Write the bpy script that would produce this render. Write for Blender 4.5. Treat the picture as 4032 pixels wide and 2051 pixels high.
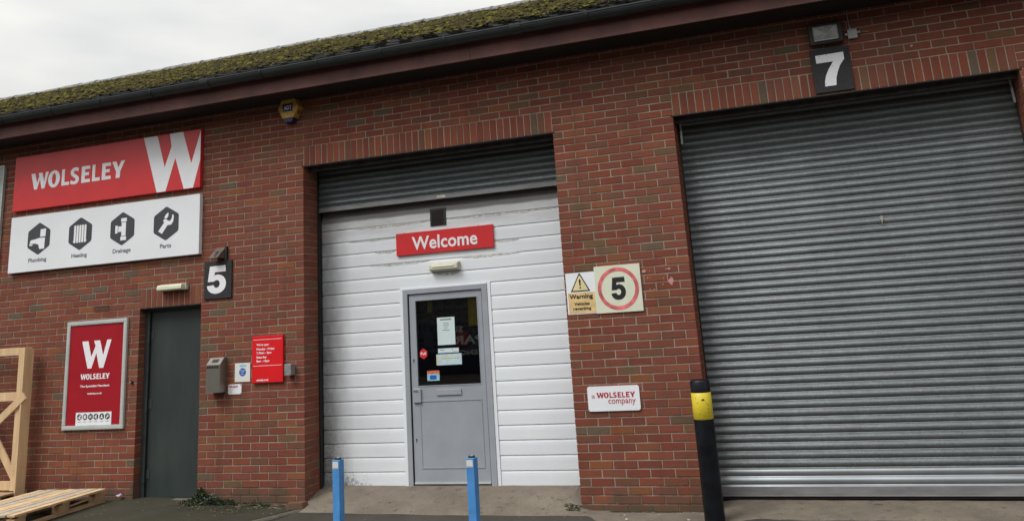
import bpy, bmesh, math, random
import numpy as np
from mathutils import Vector, Matrix, noise as mnoise

rnd = random.Random(7)
S = bpy.context.scene
for o in list(bpy.data.objects):
    bpy.data.objects.remove(o)
COL = S.collection
R = math.radians

# ------------------------------------------------------------------ camera
cam = bpy.data.cameras.new("camera")
cam.sensor_width = 36.0
cam.lens = 3281.8 * 36.0 / 4032.0
cam.shift_x = 0.0
cam.shift_y = -(1025.5 - 465.84) / 4032.0
cam.clip_start = 0.05
cam.clip_end = 1500
CAM = bpy.data.objects.new("camera", cam)
COL.objects.link(CAM)
RX = Vector((0.94460908, 0.32181227, -0.06442468))
RY = Vector((-0.13547674, 0.20354525, -0.96964704))
RZ = Vector((-0.29893098, 0.92466545, 0.23586877))
CPOS = Vector((6.45855, -8.05488, 1.75413))
M = Matrix.Identity(4)
for i in range(3):
    M[i][0] = RX[i]; M[i][1] = -RY[i]; M[i][2] = -RZ[i]; M[i][3] = CPOS[i]
CAM.matrix_world = M
S.camera = CAM

# ------------------------------------------------------------------ light
SUN_EL, SUN_AZ = R(54), R(214)          # high in front of the facade, a little to its left
w = bpy.data.worlds.new("World"); S.world = w; w.use_nodes = True
nt = w.node_tree; nt.nodes.clear()
out = nt.nodes.new("ShaderNodeOutputWorld")
sky = nt.nodes.new("ShaderNodeTexSky"); sky.sky_type = 'NISHITA'; sky.sun_disc = False
sky.sun_elevation = SUN_EL; sky.sun_rotation = SUN_AZ
sky.air_density = 1.0; sky.dust_density = 4.0; sky.ozone_density = 1.0
bg1 = nt.nodes.new("ShaderNodeBackground"); bg1.inputs[1].default_value = 0.05
hs = nt.nodes.new("ShaderNodeHueSaturation"); hs.inputs['Saturation'].default_value = 0.25
nt.links.new(sky.outputs[0], hs.inputs['Color']); nt.links.new(hs.outputs[0], bg1.inputs[0])
tc = nt.nodes.new("ShaderNodeTexCoord")
sep = nt.nodes.new("ShaderNodeSeparateXYZ"); nt.links.new(tc.outputs['Generated'], sep.inputs[0])
ramp = nt.nodes.new("ShaderNodeValToRGB")
cr = ramp.color_ramp
cr.elements[0].position = 0.0; cr.elements[0].color = (0.30, 0.295, 0.28, 1)
cr.elements[1].position = 1.0; cr.elements[1].color = (1.30, 1.32, 1.36, 1)
e = cr.elements.new(0.28); e.color = (0.575, 0.568, 0.535, 1)
e = cr.elements.new(0.50); e.color = (0.635, 0.637, 0.62, 1)
nt.links.new(sep.outputs[2], ramp.inputs[0])
mp = nt.nodes.new("ShaderNodeMapping"); mp.inputs['Scale'].default_value = (1.5, 1.5, 4.5)
nt.links.new(tc.outputs['Generated'], mp.inputs[0])
nz = nt.nodes.new("ShaderNodeTexNoise"); nz.inputs['Scale'].default_value = 2.7; nz.inputs['Detail'].default_value = 4
nz.inputs['Roughness'].default_value = 0.45
nt.links.new(mp.outputs[0], nz.inputs['Vector'])
mr = nt.nodes.new("ShaderNodeMapRange"); mr.inputs['From Min'].default_value = .3; mr.inputs['From Max'].default_value = .7
mr.inputs['To Min'].default_value = 0.76; mr.inputs['To Max'].default_value = 1.16
nt.links.new(nz.outputs['Fac'], mr.inputs['Value'])
vm = nt.nodes.new("ShaderNodeVectorMath"); vm.operation = 'SCALE'
wr = nt.nodes.new("ShaderNodeValToRGB"); wr.color_ramp.elements[0].position = .35; wr.color_ramp.elements[0].color = (1.0, 1.02, 1.05, 1)
wr.color_ramp.elements[1].position = .68; wr.color_ramp.elements[1].color = (1.03, 1.0, .95, 1)
nt.links.new(nz.outputs['Fac'], wr.inputs[0])
wm = nt.nodes.new("ShaderNodeVectorMath"); wm.operation = 'MULTIPLY'
nt.links.new(ramp.outputs[0], wm.inputs[0]); nt.links.new(wr.outputs[0], wm.inputs[1])
nt.links.new(wm.outputs[0], vm.inputs[0]); nt.links.new(mr.outputs[0], vm.inputs['Scale'])
bg2 = nt.nodes.new("ShaderNodeBackground"); bg2.inputs[1].default_value = 1.0
nt.links.new(vm.outputs[0], bg2.inputs[0])
add = nt.nodes.new("ShaderNodeAddShader")
nt.links.new(bg1.outputs[0], add.inputs[0]); nt.links.new(bg2.outputs[0], add.inputs[1])
nt.links.new(add.outputs[0], out.inputs[0])

sl = bpy.data.lights.new("sun", 'SUN'); sl.energy = 1.5; sl.angle = R(26); sl.color = (1.0, 0.97, 0.93)
SUN = bpy.data.objects.new("sun", sl); COL.objects.link(SUN)
sd = Vector((math.sin(SUN_AZ) * math.cos(SUN_EL), math.cos(SUN_AZ) * math.cos(SUN_EL), math.sin(SUN_EL)))
SUN.rotation_euler = sd.to_track_quat('Z', 'Y').to_euler()
SUN.location = (0, -10, 20)
S.view_settings.view_transform = 'Standard'
S.view_settings.look = 'None'
S.view_settings.exposure = 0.28
S.view_settings.gamma = 1.0
S.view_settings.use_curve_mapping = False

# ------------------------------------------------------------------ materials
def srgb(r, g, b):
    f = lambda c: (c / 255 / 12.92) if c / 255 <= .04045 else ((c / 255 + .055) / 1.055) ** 2.4
    return (f(r), f(g), f(b))

MATS = {}
class NT:
    """small helper round a material's node tree"""
    def __init__(self, m):
        self.t = m.node_tree
        self.b = self.t.nodes['Principled BSDF']
    def n(self, typ, **kw):
        x = self.t.nodes.new(typ)
        for k, v in kw.items():
            setattr(x, k, v)
        return x
    def l(self, a, b): self.t.links.new(a, b)
    def pos(self, scale=(1, 1, 1)):
        g = self.n('ShaderNodeNewGeometry'); m = self.n('ShaderNodeMapping'); m.inputs['Scale'].default_value = scale
        self.l(g.outputs['Position'], m.inputs[0]); return m.outputs[0]
    def noise(self, scale, detail=4, rough=.55, vec=None, stretch=(1, 1, 1)):
        x = self.n('ShaderNodeTexNoise'); x.inputs['Scale'].default_value = scale
        x.inputs['Detail'].default_value = detail; x.inputs['Roughness'].default_value = rough
        self.l(vec or self.pos(stretch), x.inputs['Vector']); return x.outputs['Fac']
    def ramp(self, fac, stops):
        x = self.n('ShaderNodeValToRGB'); c = x.color_ramp
        while len(c.elements) < len(stops): c.elements.new(.5)
        for e, (p, col) in zip(c.elements, stops):
            e.position = p; e.color = (*col, 1) if len(col) == 3 else col
        self.l(fac, x.inputs[0]); return x.outputs[0]
    def range(self, v, a, b, c=0., d=1.):
        x = self.n('ShaderNodeMapRange'); x.inputs[1].default_value = a; x.inputs[2].default_value = b
        x.inputs[3].default_value = c; x.inputs[4].default_value = d; self.l(v, x.inputs[0]); return x.outputs[0]
    def math(self, op, a, b=None):
        x = self.n('ShaderNodeMath', operation=op)
        for i, v in enumerate((a, b)):
            if v is None: continue
            if isinstance(v, (int, float)): x.inputs[i].default_value = v
            else: self.l(v, x.inputs[i])
        return x.outputs[0]
    def mix(self, fac, a, b, mode='MIX'):
        x = self.n('ShaderNodeMix', data_type='RGBA', blend_type=mode)
        for s, v in ((x.inputs[0], fac), (x.inputs[6], a), (x.inputs[7], b)):
            if isinstance(v, (int, float)): s.default_value = v
            elif isinstance(v, tuple): s.default_value = (*v, 1)
            else: self.l(v, s)
        return x.outputs[2]
    def base(self, c): self.l(c, self.b.inputs['Base Color'])
    def bump(self, h, strength=.3, dist=.01):
        x = self.n('ShaderNodeBump'); x.inputs['Strength'].default_value = strength; x.inputs['Distance'].default_value = dist
        self.l(h, x.inputs['Height']); self.l(x.outputs[0], self.b.inputs['Normal'])
    def xyz(self):
        g = self.n('ShaderNodeNewGeometry'); s = self.n('ShaderNodeSeparateXYZ'); self.l(g.outputs['Position'], s.inputs[0]); return s.outputs

def mat(name, color, rough=.6, metal=0., var=.12, vscale=6., bump=0., bscale=60., spec=.5, stretch=(1, 1, 1)):
    if name in MATS: return MATS[name]
    m = bpy.data.materials.new(name); m.use_nodes = True; MATS[name] = m
    t = NT(m); t.b.inputs['Roughness'].default_value = rough; t.b.inputs['Metallic'].default_value = metal
    t.b.inputs['Specular IOR Level'].default_value = spec
    n1 = t.noise(vscale, 5, .6, stretch=stretch)
    lo = tuple(c * (1 - var * 1.6) for c in color); hi = tuple(min(1, c * (1 + var)) for c in color)
    t.base(t.ramp(n1, [(.3, lo), (.72, hi)]))
    if bump: t.bump(t.noise(bscale, 4), bump, .004)
    return m

# brick colours (albedo) : reds, red-browns, orange-brown, olive-grey
BR = [(.235, .066, .044), (.215, .058, .040), (.245, .072, .046), (.205, .062, .045), (.255, .084, .050), (.225, .070, .050),
      (.185, .072, .050), (.180, .092, .056), (.235, .070, .052), (.210, .056, .042), (.150, .098, .074), (.265, .088, .044)]
BR = [(c_[0]*1.07, c_[1]*1.05, c_[2]*.92) for c_ in BR]
BRW = [7, 7, 7, 6, 4, 6, 3, 1.6, 5, 6, 1.1, 1.6]
BRICKM = []
for i, c in enumerate(BR):
    m = bpy.data.materials.new("brick_fired_clay"); m.use_nodes = True
    t = NT(m); t.b.inputs['Roughness'].default_value = .82; t.b.inputs['Specular IOR Level'].default_value = .25
    band = t.noise(7.0, 2, .5, stretch=(1.6, 1.6, .5))               # kiln bands across a brick
    fine = t.noise(170, 5, .7)
    big = t.noise(.9, 4, .6); mid = t.noise(26, 5, .75, stretch=(.7, 1, 1.3))
    oi = t.n('ShaderNodeObjectInfo')
    alt = tuple(x * y for x, y in zip(c, (.84, 1.06, 1.04)))
    col = t.mix(t.range(band, .42, .62), tuple(c), alt)
    col = t.mix(t.range(fine, .3, .75, 0, .55), col, tuple(x * .45 for x in c))
    col = t.mix(t.range(big, .5, .75, 0, .30), col, (.16, .10, .075))
    col = t.mix(t.range(mid, .42, .70, 0, .42), col, tuple(x * .55 for x in c))
    s = t.xyz()
    # weathered, algae-stained plinth courses: splashes with their own ragged outline
    splash = t.math('ADD', t.range(s[2], .04, .55, 1.05, 0), t.range(t.noise(3.2, 5, .7), .35, .7, -.45, .35))
    col = t.mix(t.range(splash, .50, .90, 0, .78), col, (.085, .070, .048))
    # pale lime bloom
    eff = t.range(t.noise(5.5, 6, .75), .66, .80, 0, .35)
    col = t.mix(eff, col, (.30, .24, .20))
    run = t.range(t.noise(2.2, 5, .65, stretch=(2.6, 1, .22)), .50, .72, 0, .42)
    col = t.mix(run, col, tuple(x * .50 for x in c))
    rv = t.range(oi.outputs['Random'], 0, 1, .92, 1.08)
    hsv = t.n('ShaderNodeHueSaturation'); t.l(rv, hsv.inputs['Value']); t.l(col, hsv.inputs['Color'])
    t.base(hsv.outputs[0])
    t.bump(t.math('ADD', t.noise(55, 6, .7, stretch=(.6, 1, 1.6)), t.math('MULTIPLY', fine, .6)), .55, .004)
    BRICKM.append(m)

mort = bpy.data.materials.new("mortar"); mort.use_nodes = True
t = NT(mort); t.b.inputs['Roughness'].default_value = .95; t.b.inputs['Specular IOR Level'].default_value = .1
c = t.ramp(t.noise(4, 6, .7), [(.3, (.25, .205, .16)), (.5, (.37, .32, .255)), (.75, (.47, .42, .35))])
c = t.mix(t.range(t.noise(120, 4, .7), .4, .75, 0, .45), c, (.15, .12, .09))
s = t.xyz()
sp = t.math('ADD', t.range(s[2], .04, .58, 1.05, 0), t.range(t.noise(3.2, 5, .7), .35, .7, -.45, .35))
c = t.mix(t.range(sp, .5, .9, 0, .85), c, (.085, .068, .045))
c = t.mix(t.range(t.noise(1.6, 6, .7), .45, .72, 0, .6), c, (.155, .085, .06))
c = t.mix(t.range(t.noise(2.2, 5, .65, stretch=(2.6, 1, .22)), .50, .72, 0, .5), c, (.10, .08, .06))
t.base(c); t.bump(t.noise(140, 5, .7), .6, .004)

def concrete(name, a, b, dark, scale=2.2):
    m = bpy.data.materials.new(name); m.use_nodes = True; t = NT(m)
    t.b.inputs['Roughness'].default_value = .9; t.b.inputs['Specular IOR Level'].default_value = .2
    c = t.ramp(t.noise(scale, 7, .65), [(.28, a), (.7, b)])
    c = t.mix(t.range(t.noise(90, 5, .75), .45, .8, 0, .5), c, tuple(x * .45 for x in a))
    c = t.mix(t.range(t.noise(5.2, 8, .72, stretch=(1, 1.6, 1)), .60, .68, 0, .8), c, dark)
    c = t.mix(t.range(t.noise(26, 5, .8), .66, .72, 0, .7), c, dark)
    c = t.mix(t.range(t.noise(11, 8, .8), .56, .63, 0, .55), c, dark)
    c = t.mix(t.range(t.noise(160, 3, .7), .60, .68, 0, .5), c, tuple(min(1, x*1.5) for x in b))
    t.base(c); t.bump(t.math('ADD', t.noise(22, 8, .8), t.noise(150, 3)), 1.0, .014)
    return m
M_APRON = concrete("worn_concrete", (.165, .140, .110), (.305, .262, .205), (.060, .048, .036))
M_KERB = concrete("kerb_concrete", (.10, .09, .07), (.17, .155, .12), (.04, .04, .025))
def asphalt(name, a, b, green=0.):
    m = bpy.data.materials.new(name); m.use_nodes = True; t = NT(m)
    t.b.inputs['Roughness'].default_value = .85; t.b.inputs['Specular IOR Level'].default_value = .3
    v = t.n('ShaderNodeTexVoronoi'); v.inputs['Scale'].default_value = 130; t.l(t.pos(), v.inputs['Vector'])
    c = t.mix(t.range(v.outputs['Distance'], .1, .6, 0, .6), b, a)
    c = t.mix(t.range(t.noise(1.7, 7, .65), .35, .7, 0, .6), c, tuple(x * .6 for x in a))
    c = t.mix(t.range(t.noise(240, 2), .62, .72, 0, .45), c, (.16, .15, .13))
    if green:
        c = t.mix(t.range(t.noise(4.5, 7, .7), .40, .68, 0, green), c, (.034, .036, .012))
    t.base(c); t.bump(t.math('ADD', v.outputs['Distance'], t.noise(25, 6, .7)), .6, .006)
    return m
M_YARD = asphalt("yard_asphalt", (.047, .041, .034), (.078, .067, .054))
M_PAVE = asphalt("pavement_asphalt", (.040, .037, .027), (.058, .052, .038), .75)

M_WHITE = mat("white_sign_face", (.80, .83, .86), .35, var=.03, vscale=2)
M_LETW = mat("white_vinyl_lettering", (.84, .84, .87), .4, var=.02)
M_RED = mat("red_sign_face", (.63, .028, .032), .38, var=.06, vscale=3)
M_RED2 = mat("bright_red_sign_face", (.72, .008, .014), .4, var=.05)
M_REDP = mat("poster_red", (.36, .012, .022), .3, var=.05)
M_CRIM = mat("crimson_lettering", (.42, .015, .05), .5, var=.03)
M_PINKR = mat("muted_red_lettering", (.45, .10, .13), .5, var=.03)
M_ALU = mat("satin_aluminium_frame", (.58, .62, .60), .42, .25, var=.08, vscale=3)
M_CHAR = mat("charcoal_print", (.045, .052, .06), .5, var=.05)
M_GREYT = mat("grey_print", (.14, .15, .16), .6, var=.05)
M_BLK = mat("black_print", (.012, .012, .014), .5, var=.1)
M_SLATE = mat("weathered_black_board", (.022, .022, .025), .7, var=.5, vscale=60, bump=.4, bscale=90, stretch=(1, 1, 2.5))
M_CREAM = mat("photoluminescent_cream", (.68, .71, .56), .45, var=.04, vscale=8)
M_OCHRE = mat("faded_yellow_print", (.72, .52, .24), .5, var=.16, vscale=9)
M_RINGR = mat("faded_red_ring_print", (.78, .17, .18), .5, var=.35, vscale=12)
M_BLUES = mat("blue_print", (.02, .11, .42), .5, var=.08)
M_PALEB = mat("pale_blue_print", (.32, .60, .70), .5, var=.2, vscale=30)
M_PAPER = mat("notice_paper", (.60, .72, .72), .6, var=.03)
M_FASCIA = mat("maroon_fascia_board", (.125, .043, .035), .6, var=.32, vscale=2.4, bump=.2, bscale=40)
M_SOFFIT = mat("dark_soffit_board", (.014, .010, .009), .9, var=.2)
M_GUT = mat("dark_grey_gutter", (.020, .027, .028), .5, var=.25, vscale=5)
M_DARKM = mat("dark_painted_steel", (.018, .018, .018), .6, var=.3, vscale=12)
M_LINT = mat("grimy_steel_lintel", (.05, .045, .04), .6, .2, var=.4, vscale=14)
M_SDOOR = mat("dark_green_grey_door_paint", (.034, .046, .045), .45, var=.14, vscale=3.2, bump=.15, bscale=14, stretch=(2, 1, .5))
M_SFRAME = mat("dark_grey_frame_paint", (.045, .056, .058), .5, var=.2)
M_GREYD = mat("mid_grey_door_paint", (.325, .355, .395), .42, var=.07, vscale=3)
M_RUBBER = mat("black_rubber", (.01, .008, .009), .7, var=.2)
M_BLUEP = mat("blue_post_paint", (.075, .275, .62), .38, var=.12, vscale=9, bump=.15)
M_BOLL = mat("black_bollard_paint", (.006, .007, .011), .42, var=.5, vscale=9, bump=.5, bscale=18, spec=.3)
M_STEEL = mat("brushed_bin_steel", (.30, .28, .25), .40, .75, var=.18, vscale=90, stretch=(4, 4, .4))
M_GALVB = mat("galvanised_box", (.36, .38, .38), .45, .5, var=.2, vscale=22)
M_LAMPC = mat("aged_cream_plastic", (.55, .51, .40), .5, var=.14, vscale=12)
M_LENS = mat("milky_lamp_lens", (.66, .68, .53), .25, var=.06, vscale=9)
M_TUBE = mat("lamp_tube_white", (.78, .76, .66), .4, var=.05)
M_VENT = mat("dark_brown_plastic", (.020, .013, .012), .5, var=.2)
M_ADTY = mat("weathered_yellow_plastic", (.62, .36, .075), .5, var=.28, vscale=18)
M_NAVY = mat("navy_plastic", (.016, .026, .10), .45, var=.2, vscale=20)
M_BRONZE = mat("brown_metal_hood", (.115, .085, .068), .55, .3, var=.2, vscale=20)
M_FLOODG = mat("dusty_floodlight_glass", (.22, .23, .22), .3, var=.3, vscale=22)
M_JBOX = mat("grey_white_plastic", (.42, .43, .43), .5, var=.12)
M_BRIGHT = mat("bare_zinc_strip", (.62, .65, .68), .4, .2, var=.1)
M_PANEL = mat("pale_grey_green_panel", (.40, .46, .435), .5, var=.06)
M_DARKIN = mat("dark_interior_paint", (.03, .03, .03), .8, var=.2)
M_MOSSD = mat("dark_moss", (.030, .040, .012), .95, var=.5, vscale=30, bump=.6)
M_PINK = mat("pink_paint_splash", (.52, .24, .23), .6, var=.1)
M_STONE = mat("pale_stone_chip", (.40, .37, .33), .8, var=.15)
M_LEAFD = mat("dead_leaf", (.15, .10, .055), .8, var=.35, vscale=20)
M_TILE = mat("dark_concrete_tile", (.030, .029, .028), .95, var=.35, vscale=3.5, bump=.4, bscale=70, spec=.08)
M_RIDGE = mat("pale_weathered_ridge_tile", (.185, .18, .175), .75, var=.45, vscale=9, bump=.4)

# white shiplap cladding with grime and painted shade
m = bpy.data.materials.new("white_pvc_cladding"); m.use_nodes = True; M_CLAD = m
t = NT(m); t.b.inputs['Roughness'].default_value = .38
s = t.xyz()
c = t.ramp(t.noise(1.4, 4, .6), [(.3, (.72, .755, .80)), (.7, (.79, .83, .855))])
# black speckle splashed up from the left-hand corner
edge = t.range(s[0], 1.34, 1.85, 1., 0.)
low = t.range(s[2], .15, 1.45, 1.0, .35)
dens = t.math('MULTIPLY', edge, low)
foot = t.math('MULTIPLY', t.range(s[0], 1.6, 2.25, 1, 0), t.range(s[2], .16, .52, .95, 0))
dens = t.math('MAXIMUM', dens, foot)
spk = t.math('ADD', t.noise(34, 8, .78), t.math('MULTIPLY', dens, .34))
c = t.mix(t.range(spk, .70, .84, 0, .8), c, (.06, .06, .056))
film = t.math('MULTIPLY', t.range(t.noise(3, 6, .7, stretch=(2.0, 1, 1)), .25, .6, .35, 1), t.range(s[0], 1.34, 1.72, .95, 0))
c = t.mix(film, c, (.13, .13, .125))
film = t.math('MULTIPLY', t.range(t.noise(1.2, 5, .7), .35, .65), t.range(s[0], 1.34, 2.5, .32, 0))
c = t.mix(film, c, (.30, .30, .30))
# dusty film under the shutter with its shadow painted in, ragged edge
dust_shade = t.math('ADD', t.range(s[2], 2.58, 3.0, 0., 1.), t.range(t.noise(4, 6, .7, stretch=(.5, 1, 2)), .3, .7, -.35, .2))
c = t.mix(t.range(dust_shade, .2, 1.0, 0, .6), c, (.34, .33, .31))
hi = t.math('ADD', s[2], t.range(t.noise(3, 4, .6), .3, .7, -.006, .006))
c = t.mix(t.range(hi, 2.960, 2.980, 0, .9), c, (.12, .112, .108))  # shutter's shadow band plus dirt, painted into the board colour
c = t.mix(t.range(t.noise(60, 4, .7), .62, .75, 0, .25), c, (.30, .29, .27))
t.base(c)
m = bpy.data.materials.new("shaded_grimy_top_cladding"); m.use_nodes = True; M_CLADTOP = m  # top board: grime with the shutter's shade mixed into the colour
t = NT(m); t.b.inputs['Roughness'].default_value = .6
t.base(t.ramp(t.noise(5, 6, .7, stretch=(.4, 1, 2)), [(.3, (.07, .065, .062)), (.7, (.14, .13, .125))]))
# tape-residue strips on the cladding
m = bpy.data.materials.new("old_adhesive_residue"); m.use_nodes = True; M_RESID = m
t = NT(m); t.b.inputs['Roughness'].default_value = .8
c = t.ramp(t.noise(22, 6, .75, stretch=(1, 1, .6)), [(.35, (.40, .375, .33)), (.5, (.55, .53, .49)), (.60, (.72, .74, .76))])
t.base(c)

# galvanised laths
def galv(name, tint, dark):
    m = bpy.data.materials.new(name); m.use_nodes = True
    t = NT(m); t.b.inputs['Metallic'].default_value = .45; t.b.inputs['Roughness'].default_value = .42
    n1 = t.noise(1.3, 5, .65, stretch=(.8, 1, 1.0)); n2 = t.noise(70, 5, .8, stretch=(1, 1, .8)); n3 = t.noise(420, 2)
    c = t.ramp(n1, [(.3, tuple(x * .88 for x in tint)), (.5, tint), (.75, tuple(min(1, x * 1.45) for x in tint))])
    st = t.noise(2.5, 5, .6, stretch=(2.4, 1, .22))
    c = t.mix(t.range(t.noise(6, 5, .7, stretch=(.35, 1, 3.5)), .46, .7, 0, .40), c, tuple(min(1, x * 1.9) for x in tint))
    c = t.mix(t.range(st, .48, .75, 0, .35), c, tuple(x * .55 for x in tint))
    c = t.mix(t.range(t.noise(9, 6, .75, stretch=(.6, 1, 1.4)), .60, .80, 0, .5), c, tuple(x * .4 for x in tint))
    c = t.mix(t.range(n2, .40, .68, 0, .55), c, tuple(x * .48 for x in tint))
    c = t.mix(t.range(n3, .55, .75, 0, .35), c, dark)
    c = t.mix(t.range(t.noise(44, 5, .8, stretch=(.6, 1, 1)), .45, .70, 0, .30), c, tuple(min(1, x * 1.9) for x in tint))
    t.base(c)
    t.l(t.range(n2, .3, .7, .34, .58), t.b.inputs['Roughness'])
    t.bump(n2, .12, .003)
    return m
M_GALV = galv("galvanised_lath_steel", (.150, .168, .172), (.035, .040, .042))
M_GALV2 = galv("galvanised_lath_steel_green", (.120, .142, .145), (.03, .035, .038))
M_RAIL2 = mat('brighter_new_laths', (.32, .35, .365), .30, .55, var=.12, vscale=3)
M_RAIL = mat("galvanised_bottom_rail", (.23, .23, .235), .5, .2, var=.18, vscale=3, stretch=(1, 1, 4))

# moss
MOSSM = []
for nm_, lo_, hi_ in (("olive_moss", (.030, .028, .011), (.078, .070, .020)), ("bright_moss", (.060, .054, .014), (.150, .132, .026)), ("brown_moss", (.035, .025, .014), (.075, .055, .028)), ("dark_moss_cushion", (.016, .015, .009), (.045, .042, .018))):
    m = bpy.data.materials.new(nm_); m.use_nodes = True; MOSSM.append(m)
    t = NT(m); t.b.inputs['Roughness'].default_value = 1.; t.b.inputs['Specular IOR Level'].default_value = .05
    c = t.ramp(t.noise(22, 5, .75), [(.30, lo_), (.70, hi_)])
    t.base(c); t.bump(t.noise(130, 4, .8), .9, .01)

# glass
m = bpy.data.materials.new("door_glass"); m.use_nodes = True; M_GLASS = m
tr = m.node_tree; tr.nodes.clear()
o_ = tr.nodes.new('ShaderNodeOutputMaterial'); gl = tr.nodes.new('ShaderNodeBsdfGlossy'); gl.inputs['Roughness'].default_value = .015
tp = tr.nodes.new('ShaderNodeBsdfTransparent'); tp.inputs[0].default_value = (.85, .88, .87, 1)
fr = tr.nodes.new('ShaderNodeFresnel'); fr.inputs[0].default_value = 1.9
mx = tr.nodes.new('ShaderNodeMixShader'); tr.links.new(fr.outputs[0], mx.inputs[0]); tr.links.new(tp.outputs[0], mx.inputs[1])
tr.links.new(gl.outputs[0], mx.inputs[2]); tr.links.new(mx.outputs[0], o_.inputs[0])

def wood(name, a, b):
    m = bpy.data.materials.new(name); m.use_nodes = True; t = NT(m); t.b.inputs['Roughness'].default_value = .75
    g = t.noise(14, 6, .6, stretch=(1, 1, .12)); k = t.noise(4.5, 5, .7)
    c = t.ramp(g, [(.3, a), (.7, b)]); c = t.mix(t.range(k, .6, .78, 0, .55), c, tuple(x * .5 for x in a))
    c = t.mix(t.range(t.noise(11, 3), .71, .76, 0, .7), c, (.16, .075, .03))
    t.base(c); t.bump(g, .3, .003); return m
M_WOOD = wood("new_pine", (.54, .36, .19), (.74, .53, .31))
M_WOODG = wood("weathered_pallet_board", (.36, .30, .22), (.60, .50, .37))
M_WOODB = wood("rough_pallet_block", (.30, .19, .10), (.42, .28, .16))

# ------------------------------------------------------------------ object helpers
def link(o, parent=None):
    COL.objects.link(o)
    if parent: o.parent = parent
    return o
def empty(name, loc=(0, 0, 0), rz=0.):
    o = bpy.data.objects.new(name, None); o.location = loc; o.rotation_euler = (0, 0, rz); o.empty_display_size = .1
    return link(o)
def tag(o, label, cat, group=None, kind=None):
    if label: o['label'] = label
    if cat: o['category'] = cat
    if group: o['group'] = group
    if kind: o['kind'] = kind
    return o
def meshobj(name, verts, faces, m, parent=None, mi=None, smooth=False):
    me = bpy.data.meshes.new(name); me.from_pydata([tuple(v) for v in verts], [], faces)
    for x in (m if isinstance(m, (list, tuple)) else [m]): me.materials.append(x)
    if mi is not None: me.polygons.foreach_set('material_index', mi)
    if smooth: me.polygons.foreach_set('use_smooth', [True] * len(me.polygons))
    me.update()
    return link(bpy.data.objects.new(name, me), parent)

class MB:
    def __init__(s): s.v = []; s.f = []; s.mi = []
    def box(s, x0, x1, y0, y1, z0, z1, mi=0):
        n = len(s.v)
        s.v += [(x0, y0, z0), (x1, y0, z0), (x1, y1, z0), (x0, y1, z0), (x0, y0, z1), (x1, y0, z1), (x1, y1, z1), (x0, y1, z1)]
        s.f += [(n, n+3, n+2, n+1), (n+4, n+5, n+6, n+7), (n, n+1, n+5, n+4), (n+1, n+2, n+6, n+5), (n+2, n+3, n+7, n+6), (n+3, n, n+4, n+7)]
        s.mi += [mi] * 6; return s
    def cbox(s, x0, x1, y0, y1, z0, z1, c=.002, mi=0):
        """box with its front (low y) arris chamfered"""
        n = len(s.v)
        s.v += [(x0, y1, z0), (x1, y1, z0), (x1, y1, z1), (x0, y1, z1),
                (x0, y0+c, z0), (x1, y0+c, z0), (x1, y0+c, z1), (x0, y0+c, z1),
                (x0+c, y0, z0+c), (x1-c, y0, z0+c), (x1-c, y0, z1-c), (x0+c, y0, z1-c)]
        s.f += [(n+8, n+9, n+10, n+11), (n, n+1, n+5, n+4)[::-1], (n+1, n+2, n+6, n+5)[::-1], (n+2, n+3, n+7, n+6)[::-1], (n+3, n, n+4, n+7)[::-1],
                (n+4, n+5, n+9, n+8), (n+5, n+6, n+10, n+9), (n+6, n+7, n+11, n+10), (n+7, n+4, n+8, n+11)]
        s.mi += [mi] * 9; return s
    def prism(s, pts, y0, y1, mi=0):
        """polygon given in (x, z), counter-clockwise seen from the front, from y0 (front) to y1"""
        n = len(s.v); k = len(pts)
        s.v += [(x, y0, z) for x, z in pts] + [(x, y1, z) for x, z in pts]
        s.f.append(tuple(range(n, n+k))); s.f.append(tuple(range(n+2*k-1, n+k-1, -1))); s.mi += [mi, mi]
        for i in range(k):
            j = (i+1) % k; s.f.append((n+i, n+k+i, n+k+j, n+j)); s.mi.append(mi)
        return s
    def cyl(s, p0, p1, r0, r1=None, n=14, cap=True, mi=0):
        r1 = r0 if r1 is None else r1
        a = Vector(p0); b = Vector(p1); d = (b-a).normalized(); u = d.orthogonal().normalized(); v = d.cross(u)
        k = len(s.v)
        for c, r in ((a, r0), (b, r1)):
            for i in range(n):
                q = 2*math.pi*i/n; s.v.append(tuple(c + u*math.cos(q)*r + v*math.sin(q)*r))
        for i in range(n):
            j = (i+1) % n; s.f.append((k+i, k+j, k+n+j, k+n+i)); s.mi.append(mi)
        if cap:
            s.f.append(tuple(range(k+n-1, k-1, -1))); s.f.append(tuple(range(k+n, k+2*n))); s.mi += [mi, mi]
        return s
    def obj(s, name, m, parent=None, smooth=False, bevel=0.):
        o = meshobj(name, s.v, s.f, m, parent, s.mi, smooth)
        if bevel:
            b = o.modifiers.new('bevel', 'BEVEL'); b.width = bevel; b.segments = 2; b.limit_method = 'ANGLE'
        return o

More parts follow.
